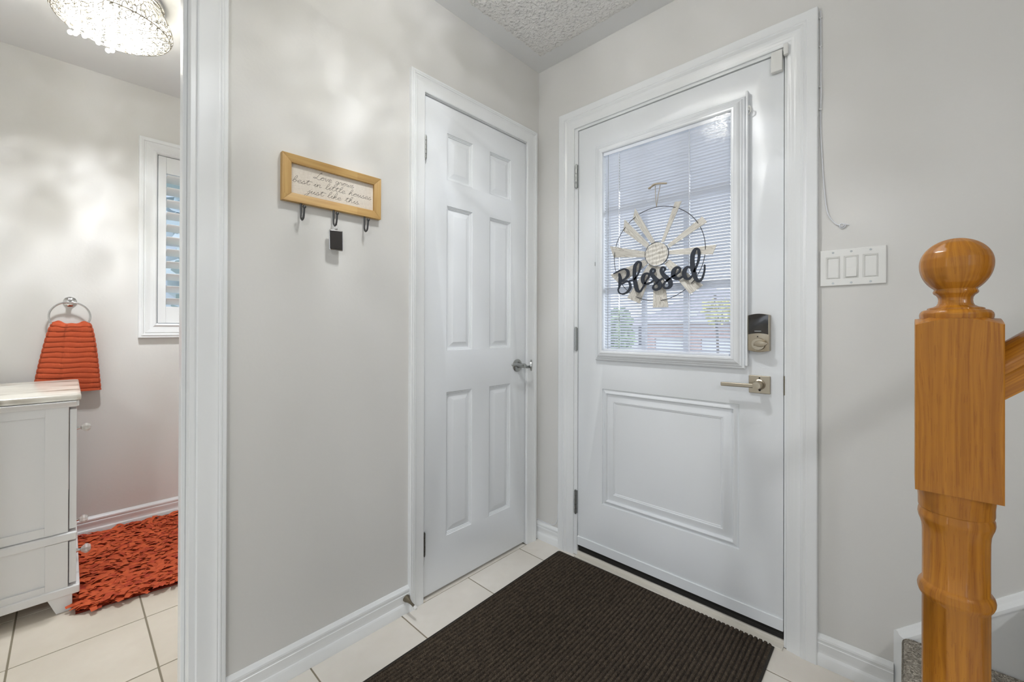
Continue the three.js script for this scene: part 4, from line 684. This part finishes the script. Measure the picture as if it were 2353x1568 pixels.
{
  const t = thing('towel_ring', 'chrome towel ring on the powder room wall', 'towel ring', [PX, 1.2, 1.6765]);
  part('mount', [place(lathe([[0, 0], [0.025, 0], [0.025, 0.005], [0.021, 0.010], [0.011, 0.014], [0.0095, 0.034], [0.012, 0.040], [0.010, 0.047], [0, 0.049]], 36), PX, 1.2165, 1.6765, 0, 0, -Math.PI / 2), place(new THREE.CylinderGeometry(0.008, 0.008, 0.020, 18).toNonIndexed(), PX + 0.041, 1.2130, 1.6765, Math.PI / 2)], M.chrome, t);
  part('ring', place(new THREE.TorusGeometry(0.0715, 0.0042, 12, 80).toNonIndexed(), PX + 0.041, 1.1415, 1.6765, 0, Math.PI / 2 - 0.05, 0), M.chrome, t);
}
{ // ribbed hand towel, folded over the ring
  const t = thing('hand_towel', 'burnt-orange ribbed hand towel hanging from the chrome ring', 'towel', [PX + 0.04, 1.1, 1.68]);
  const NU = 60, NV = 216, pos = [], idx = [], ribs = 13.5, top = 1.1165, bot = 0.768;
  const f = (u, v, s) => {                                           // u across -1..1, v down 0..1, s = +1 front, -1 back
    const rib = Math.pow(Math.abs(Math.sin(v * ribs * Math.PI)), 0.42), spread = 0.062 + (0.1165 - 0.062) * Math.pow(v, 0.62), mid = 1.6705 + 0.0115 * v, scallop = 0.0028 * rib;
    const z = mid - u * (spread + scallop), fold = 0.006 * Math.exp(-((u - 0.12) ** 2) / 0.05) * (1 - 0.6 * v) + 0.0045 * Math.cos(u * 6 + 0.6) * (1 - v * 0.5) + 0.0055 / (1 + Math.exp(-(u + 0.26) / 0.018)), gather = 0.016 * (1 - v) * (1 - u * u);
    const dip = v < 0.12 ? (1 - v / 0.12) * (-0.012 * Math.exp(-((u - 0.05) ** 2) / 0.12) + 0.004 * Math.cos(u * 9)) : 0, y = top - v * (top - bot) + dip - 0.006 * v * u + 0.0018 * Math.sin(u * 5 + v * 9);
    const thick = (0.010 + 0.008 * (1 - v)) * Math.sqrt(Math.max(0, 1 - Math.pow(Math.abs(u), 6))) * Math.min(1, Math.sqrt(v * 14 + 0.02)), x = PX + 0.030 + gather * 0.5 + s * (thick + 0.0046 * rib * Math.min(1, (1 - Math.abs(u)) * 12)) + fold * (s > 0 ? 1 : 0.2);
    return [x, y, z];
  };
  for (const s of [1, -1]) { const o = pos.length / 3; for (let j = 0; j <= NV; j++) for (let i = 0; i <= NU; i++) pos.push(...f(i / NU * 2 - 1, j / NV, s)); for (let j = 0; j < NV; j++) for (let i = 0; i < NU; i++) { const a = o + j * (NU + 1) + i, b = a + NU + 1; if (s > 0) idx.push(a, b, b + 1, a, b + 1, a + 1); else idx.push(a, b + 1, b, a, a + 1, b + 1); } }
  const g = new THREE.BufferGeometry(); g.setAttribute('position', new THREE.Float32BufferAttribute(pos, 3)); g.setIndex(idx); g.computeVertexNormals(); const gg = g.toNonIndexed(); uvm(gg);
  part('cloth', gg, M.towel, t);
}
{ // shag bath rug of cut ribbons
  const r = thing('bath_rug', 'burnt-orange shag bath rug on the powder room tiles', 'rug', [-1.25, 0, 1.35]);
  const quad = [[-0.888, 1.660], [-0.775, 0.86], [-1.655, 0.80], [-1.655, 1.660]], at = (u, v) => { const a = [quad[0][0] + (quad[1][0] - quad[0][0]) * v, quad[0][1] + (quad[1][1] - quad[0][1]) * v], b = [quad[3][0] + (quad[2][0] - quad[3][0]) * v, quad[3][1] + (quad[2][1] - quad[3][1]) * v]; return [a[0] + (b[0] - a[0]) * u, a[1] + (b[1] - a[1]) * u]; };
  part('backing', place(extrude(poly(quad.map(([x, z]) => [x, -z])), 0.006, 0.001), 0, 0.0005, 0, -Math.PI / 2), M.rugBack, r);
  const P = [], seg = 4; for (let i = 0; i < seg; i++) { const f = (k) => { const t = k / seg; return [t * 0.042, 0.010 * Math.sin(t * 2.4), 0.0085 * (t < 0.75 ? 1 : 1.3 - 0.4 * t)]; }, a = f(i), b = f(i + 1); P.push(a[0], a[1], -a[2], b[0], b[1], -b[2], b[0], b[1], b[2], a[0], a[1], -a[2], b[0], b[1], b[2], a[0], a[1], a[2]); }
  const leaf = toCreasedNormals(fromTriangles(P), 1.2), N = 9000, im = new THREE.InstancedMesh(leaf, M.rugPile, N), b = r.position, q = new THREE.Quaternion(), m4 = new THREE.Matrix4(), col = new THREE.Color();
  for (let i = 0; i < N; i++) { const [x, z] = at(rr(0.0, 1), rr(0, 1)), lim = x > -1.64, sc = rr(0.75, 1.25); q.setFromEuler(new THREE.Euler(rr(-0.28, 0.28), rnd() < 0.6 ? rr(-0.7, 0.7) + 1.35 + (rnd() < 0.5 ? 3.1416 : 0) : rr(0, 6.283), rr(-0.10, 0.22), 'YXZ')); m4.compose(V((lim ? x : -1.635) - b.x, rr(0.006, 0.020), z - b.z), q, V(sc, sc, sc)); im.setMatrixAt(i, m4); const t = rnd(); im.setColorAt(i, col.copy(C(208, 88, 42)).lerp(C(168, 44, 18), t * t).lerp(C(218, 106, 56), rnd() * 0.35)); }
  im.name = 'pile'; im.userData.kind = 'stuff'; im.castShadow = im.receiveShadow = true; r.add(im);
}
// ------------------------------------------------------------------ crystal ceiling lights
function crystalLight(label, x, z, power) {
  const y0 = 2.240, R = 0.181, L = thing('crystal_ceiling_light', label, 'ceiling light', [x, H, z]), prof = (t) => {            // t 0 at the top rim, 1 at the bottom centre
    if (t < 0.42) { const a = t / 0.42; return [R * (0.80 + 0.20 * Math.sin(Math.min(1, a * 1.15) * Math.PI / 2)) - 0.012 * Math.max(0, a - 0.85) / 0.15, 2.396 - (2.396 - 2.280) * a]; }
    const a = (t - 0.42) / 0.58; return [(R - 0.012) * (1 - a), 2.280 - (2.280 - y0) * Math.sin(Math.min(1, a * 1.6) * Math.PI / 2) * (1 - 0.1 * a)]; };
  part('canopy', place(lathe([[0.001, 0], [0.155, 0], [0.155, 0.014], [0.15, 0.02], [0.001, 0.02]], 48), x, H - 0.021, z), M.chrome, L);
  const rim = []; for (const t of [0, 0.40]) { const [r, y] = prof(t); rim.push(place(new THREE.TorusGeometry(r, 0.0022, 6, 90).toNonIndexed(), x, y, z, Math.PI / 2)); }
  for (let k = 0; k < 4; k++) { const a = k * Math.PI / 2 + 0.4; rim.push(tube([[x + Math.cos(a) * 0.14, H - 0.018, z + Math.sin(a) * 0.14], [x + Math.cos(a) * 0.145, 2.396, z + Math.sin(a) * 0.145]], 0.0025, 4, 6)); }
  part('rim', rim, M.cage, L);
  // net of bent wires
  const pts = []; let t = 0.015;
  while (t < 1) { const [r] = prof(t), n = Math.max(3, Math.round(2 * Math.PI * r / 0.0125)); for (let k = 0; k < n; k++) { const tt = Math.min(1, Math.max(0, t + rr(-0.011, 0.011))), [rq, yq] = prof(tt), a = (k + rr(-0.3, 0.3) + t * 37) / n * Math.PI * 2; pts.push([x + rq * Math.cos(a), yq, z + rq * Math.sin(a)]); } t += 0.030; }
  const seen = new Set(), wires = [];
  pts.forEach((p, i) => { const d = pts.map((q, j) => [(q[0] - p[0]) ** 2 + (q[1] - p[1]) ** 2 + (q[2] - p[2]) ** 2, j]).filter((q) => q[0] < 0.0011).sort((a, b) => a[0] - b[0]).slice(1, 4); for (const [, j] of d) { const key = i < j ? i + '_' + j : j + '_' + i; if (!seen.has(key)) { seen.add(key); const q = pts[j], A = V(...p), B = V(...q), mid = A.clone().lerp(B, 0.5), len = A.distanceTo(B); const g = new THREE.CylinderGeometry(0.0013, 0.0013, len, 4, 1, true).toNonIndexed(); g.applyQuaternion(new THREE.Quaternion().setFromUnitVectors(V(0, 1, 0), B.sub(A).normalize())); g.translate(mid.x, mid.y, mid.z); wires.push(g); } } });
  part('wire_cage', wires, M.cage, L);
  // strings of beads inside, a few hanging through the bottom
  const bead = new THREE.IcosahedronGeometry(1, 1), spots = [];
  for (let k = 0; k < 100; k++) { const low = k < 7, a = low ? rr(1.9, 3.2) : rr(0, 6.283), r = low ? rr(0.08, 0.14) : Math.sqrt(rnd()) * 0.150, n = 6, q = 1 - r / (R - 0.012), yb = low ? rr(2.226, 2.240) : 2.280 - (2.280 - y0) * Math.sin(Math.min(1, q * 1.6) * Math.PI / 2) * (1 - 0.1 * q) + rr(0.009, 0.02); for (let j = 0; j < n; j++) { const y = yb + j * 0.0225; if (y < 2.385) spots.push([x + r * Math.cos(a), y, z + r * Math.sin(a), j === 0 ? 0.0085 : rr(0.0045, 0.0075)]); } }
  const im = new THREE.InstancedMesh(bead, M.crystal, spots.length), m4 = new THREE.Matrix4();
  spots.forEach(([a, b, c, s], i) => im.setMatrixAt(i, m4.compose(V(a - x, b - H, c - z), new THREE.Quaternion(), V(s, s * 1.15, s))));
  im.name = 'crystal_beads'; im.userData.kind = 'stuff'; L.add(im);
  for (let k = 0; k < 4; k++) { const a = k * Math.PI / 2 + 0.55, bx = x + 0.05 * Math.cos(a), bz = z + 0.05 * Math.sin(a), by = 2.335;
    const s = part('socket', place(new THREE.CylinderGeometry(0.009, 0.009, 0.05, 14).toNonIndexed(), bx, by + 0.043, bz), M.chrome, L);
    const bulb = part('bulb', place(new THREE.CapsuleGeometry(0.0085, 0.02, 6, 12).toNonIndexed(), bx, by, bz), M.bulb, L); bulb.castShadow = false;
    // a reflector capsule: most of its light goes down and out in a wide cone, a little goes up
    const p = new THREE.SpotLight(new THREE.Color().setRGB(0.975, 1, 1.06), power[0], 0, 1.28, power[2]); p.name = 'bulb_beam'; p.position.set(bx - x, by - H, bz - z); p.target.position.set(bx - x, by - H - 1, bz - z); p.castShadow = true; p.shadow.radius = 0.36; p.shadow.bias = -0.0005; L.add(p, p.target);
    const q = new THREE.PointLight(new THREE.Color().setRGB(0.975, 1, 1.06), power[1]); q.name = 'bulb_glow'; q.position.set(bx - x, by - H, bz - z); q.castShadow = true; q.shadow.radius = 0.36; L.add(q); }
  return L;
}
crystalLight('crystal bead ceiling light in silver wire cage above the powder room', -0.9, 1.56, POWDER_LAMP);
crystalLight('crystal bead ceiling light above the doormat, mirrored in the door glass', 0.63, 0.98, VESTIBULE_LAMP);
// a plain dome light further back in the hall
{ const x = 2.8, z = 3.3;
  const d = thing('dome_light', 'frosted dome ceiling light further back in the hall', 'ceiling light', [x, H, z]);
  part('canopy', place(lathe([[0.001, 0], [0.15, 0], [0.15, 0.018], [0.001, 0.018]], 40), x, H - 0.0185, z), M.chrome, d);
  part('shade', place(lathe([[0.0005, -0.075], [0.05, -0.071], [0.09, -0.058], [0.122, -0.036], [0.138, -0.012], [0.14, 0]], 40), x, H - 0.018, z), M.dome, d);
  const p = new THREE.PointLight(new THREE.Color().setRGB(0.985, 1, 1.035), DOME_LAMP); p.name = 'dome_glow'; p.position.set(0, -0.05, 0); p.castShadow = true; p.shadow.radius = 4; d.add(p);
}
// ------------------------------------------------------------------ outside
{
  const g = struct('ground'); part('pavement', box(-40, 30, -1.85, -1.6, -60, -2.4), M.asphalt, g); part('pavement', box(-40, PX - 0.2, -0.75, -0.55, -0.2, 30), M.lawn, g); part('pavement', box(PX - 0.2, 30, -0.75, -0.55, 5.2, 40), M.asphalt, g);
  part('lawn_strip', box(-30, 20, -1.62, -1.57, -15.5, -11.5), M.lawn, g); part('bank', box(-40, 30, -1.85, -0.56, -2.4, -0.2), M.lawn, g);
  const p = struct('porch'); part('porch_slab', box(-0.6, 2.6, -0.55, -0.05, -1.7, -0.152), M.asphalt, p);
  part('soffit', box(-1.4, 3.2, 2.29, 2.45, -1.55, -0.152), M.soffit, p); part('beam', box(-1.4, 3.2, 2.265, 2.45, -1.55, -1.38), M.soffit, p);
  for (const x of [-0.9, 2.9]) part('porch_post', box(x, x + 0.14, -0.55, 2.265, -1.54, -1.40), M.siding, p);
}
{ // low garage house across the street, on lower ground
  const h = thing('garage_house', 'low brick house with white garage doors seen through the door blind', 'house', [-6, -1.6, -20]), zf = -18.6, zb = -27, G = -1.55, E = 1.48;
  part('wall', [box(-8.3, -7.82, G, E, zb, zf), box(-7.82, -6.24, 0.64, E, zf - 0.3, zf), box(-6.24, -5.58, G, E, zb, zf), box(-5.58, -3.98, 0.66, E, zf - 0.3, zf), box(-3.98, -3.5, G, E, zb, zf), box(-8.2, -3.6, G, E, zb, zf - 0.35)], M.brick, h);
  part('wing_wall', box(-11.2, -8.3, G, 1.35, zb, zf - 0.9), M.siding, h);
  for (const [a, b] of [[-7.82, -6.24], [-5.58, -3.98]]) { const d = new THREE.Group(); d.name = 'garage_door'; h.add(d); for (let k = 0; k < 4; k++) part('door_section', box(a + 0.01, b - 0.01, G + 0.01 + k * 0.545, G + 0.55 + k * 0.545, zf - 0.2, zf - 0.1, 0.02), M.siding, d); }
  const w = part('window', box(-9.1, -8.55, 0.2, 1.25, zf - 0.93, zf - 0.85), M.darkGlass, h); part('sash', [box(-9.18, -8.47, 1.25, 1.33, zf - 0.93, zf - 0.82), box(-9.18, -8.47, 0.12, 0.2, zf - 0.93, zf - 0.82), box(-9.18, -9.1, 0.2, 1.25, zf - 0.93, zf - 0.82), box(-8.55, -8.47, 0.2, 1.25, zf - 0.93, zf - 0.82)], M.siding, w);
  { const q = [], y0 = E - 0.05, a = [-8.55, y0, zf + 0.4], b = [-3.3, y0, zf + 0.4], c = [-3.3, y0, zb], d = [-8.55, y0, zb], e = [-6.05, 3.25, zf - 2.0], f = [-5.85, 3.25, zb + 2]; q.push(...a, ...b, ...e, ...b, ...c, ...f, ...b, ...f, ...e, ...c, ...d, ...f, ...d, ...a, ...e, ...d, ...e, ...f, ...a, ...d, ...c, ...a, ...c, ...b); part('roof', fromTriangles(q), M.shingle, h); }
  { const q = [], y0 = 1.3, a = [-11.5, y0, zf - 0.5], b = [-8.0, y0, zf - 0.5], c = [-8.0, y0, zb], d = [-11.5, y0, zb], e = [-9.9, 2.05, -22.8], f = [-7.4, 2.05, -22.8]; q.push(...a, ...b, ...f, ...a, ...f, ...e, ...c, ...d, ...e, ...c, ...e, ...f, ...d, ...a, ...e, ...a, ...d, ...c, ...a, ...c, ...b); part('wing_roof', fromTriangles(q), M.shingle, h); }
  part('fascia', box(-8.5, -3.35, E - 0.1, E + 0.02, zf + 0.36, zf + 0.42), M.siding, h); part('vent', box(-6.25, -5.75, 1.62, 2.0, zf - 0.30, zf + 0.12, 0.02), M.siding, h);
}
function tree(label, x, z, h, r, hues, n, y0 = -0.55, rv = 0.42 * h) {
  const t = thing('tree', label, 'tree', [x, y0, z]);
  part('trunk', tube([[x, y0 - 0.02, z], [x + 0.05, y0 + h * 0.3, z], [x - 0.05, y0 + h * 0.75, z + 0.04]], Math.max(0.05, r * 0.06), 12, 8), M.bark, t);
  const q = new THREE.PlaneGeometry(0.16, 0.22, 1, 2); { const p = q.attributes.position; for (let i = 0; i < p.count; i++) { p.setZ(i, 0.03 * Math.abs(p.getX(i)) * 8); if (Math.abs(p.getY(i)) > 0.1) p.setX(i, p.getX(i) * 0.35); } q.computeVertexNormals(); }
  const im = new THREE.InstancedMesh(q, M.leaf, n), m4 = new THREE.Matrix4(), e = new THREE.Quaternion(), col = new THREE.Color();
  for (let i = 0; i < n; i++) { const a = rr(0, 6.283), c = rr(-1, 1), s = Math.sqrt(1 - c * c), k = Math.pow(rnd(), 0.45) * (0.8 + 0.35 * noise2(a * 4, c * 5 + 5, 64, 161)); e.setFromEuler(new THREE.Euler(rr(0, 6), rr(0, 6), rr(0, 6))); m4.compose(V(r * k * s * Math.cos(a), h * 0.62 + rv * k * c, r * k * s * Math.sin(a)), e, V(1, 1, 1).multiplyScalar(rr(0.7, 1.5))); im.setMatrixAt(i, m4); im.setColorAt(i, col.copy(C(...hues[0])).lerp(C(...hues[1]), rnd())); }
  im.name = 'foliage'; im.userData.kind = 'stuff'; t.add(im); return t;
}
tree('green tree seen low through the left side of the blind', -6.9, -13.2, 3.8, 0.62, [[128, 156, 112], [184, 204, 160]], 1500, -1.6, 1.25);
tree('yellow-leaved tree seen low through the right side of the blind', -3.95, -15.6, 5.4, 0.5, [[214, 208, 120], [236, 232, 168]], 420, -1.6, 0.5);
{ // pale house next door, outside the powder-room window
  const h = thing('neighbour_house', 'pale blue-grey sided house outside the shuttered powder room window', 'house', [-6, -0.6, 1]);
  part('wall', box(-9, -5.2, -0.6, 5.4, -5, 8), M.neighbour, h);
  for (let k = 0; k < 30; k++) { const y = -0.6 + k * 0.2; part('siding_board', box(-5.2, -5.182, y, y + 0.188, -5, 8, 0.006), M.neighbour, h); }
  part('roof', fromTriangles([-4.7, 5.3, -5.4, -4.7, 5.3, 8.4, -7.1, 7.0, 8.4, -4.7, 5.3, -5.4, -7.1, 7.0, 8.4, -7.1, 7.0, -5.4, -9.5, 5.3, 8.4, -9.5, 5.3, -5.4, -7.1, 7.0, -5.4, -9.5, 5.3, 8.4, -7.1, 7.0, -5.4, -7.1, 7.0, 8.4]), M.shingle, h);
}
tree('tall grey-green tree outside the powder room window', -4.0, 0.2, 4.6, 0.9, [[176, 190, 198], [216, 226, 232]], 1500);

scene.traverse((o) => { if (o.isMesh && o.name !== 'bulb') { o.castShadow = true; o.receiveShadow = true; } });
renderer.render(scene, camera);
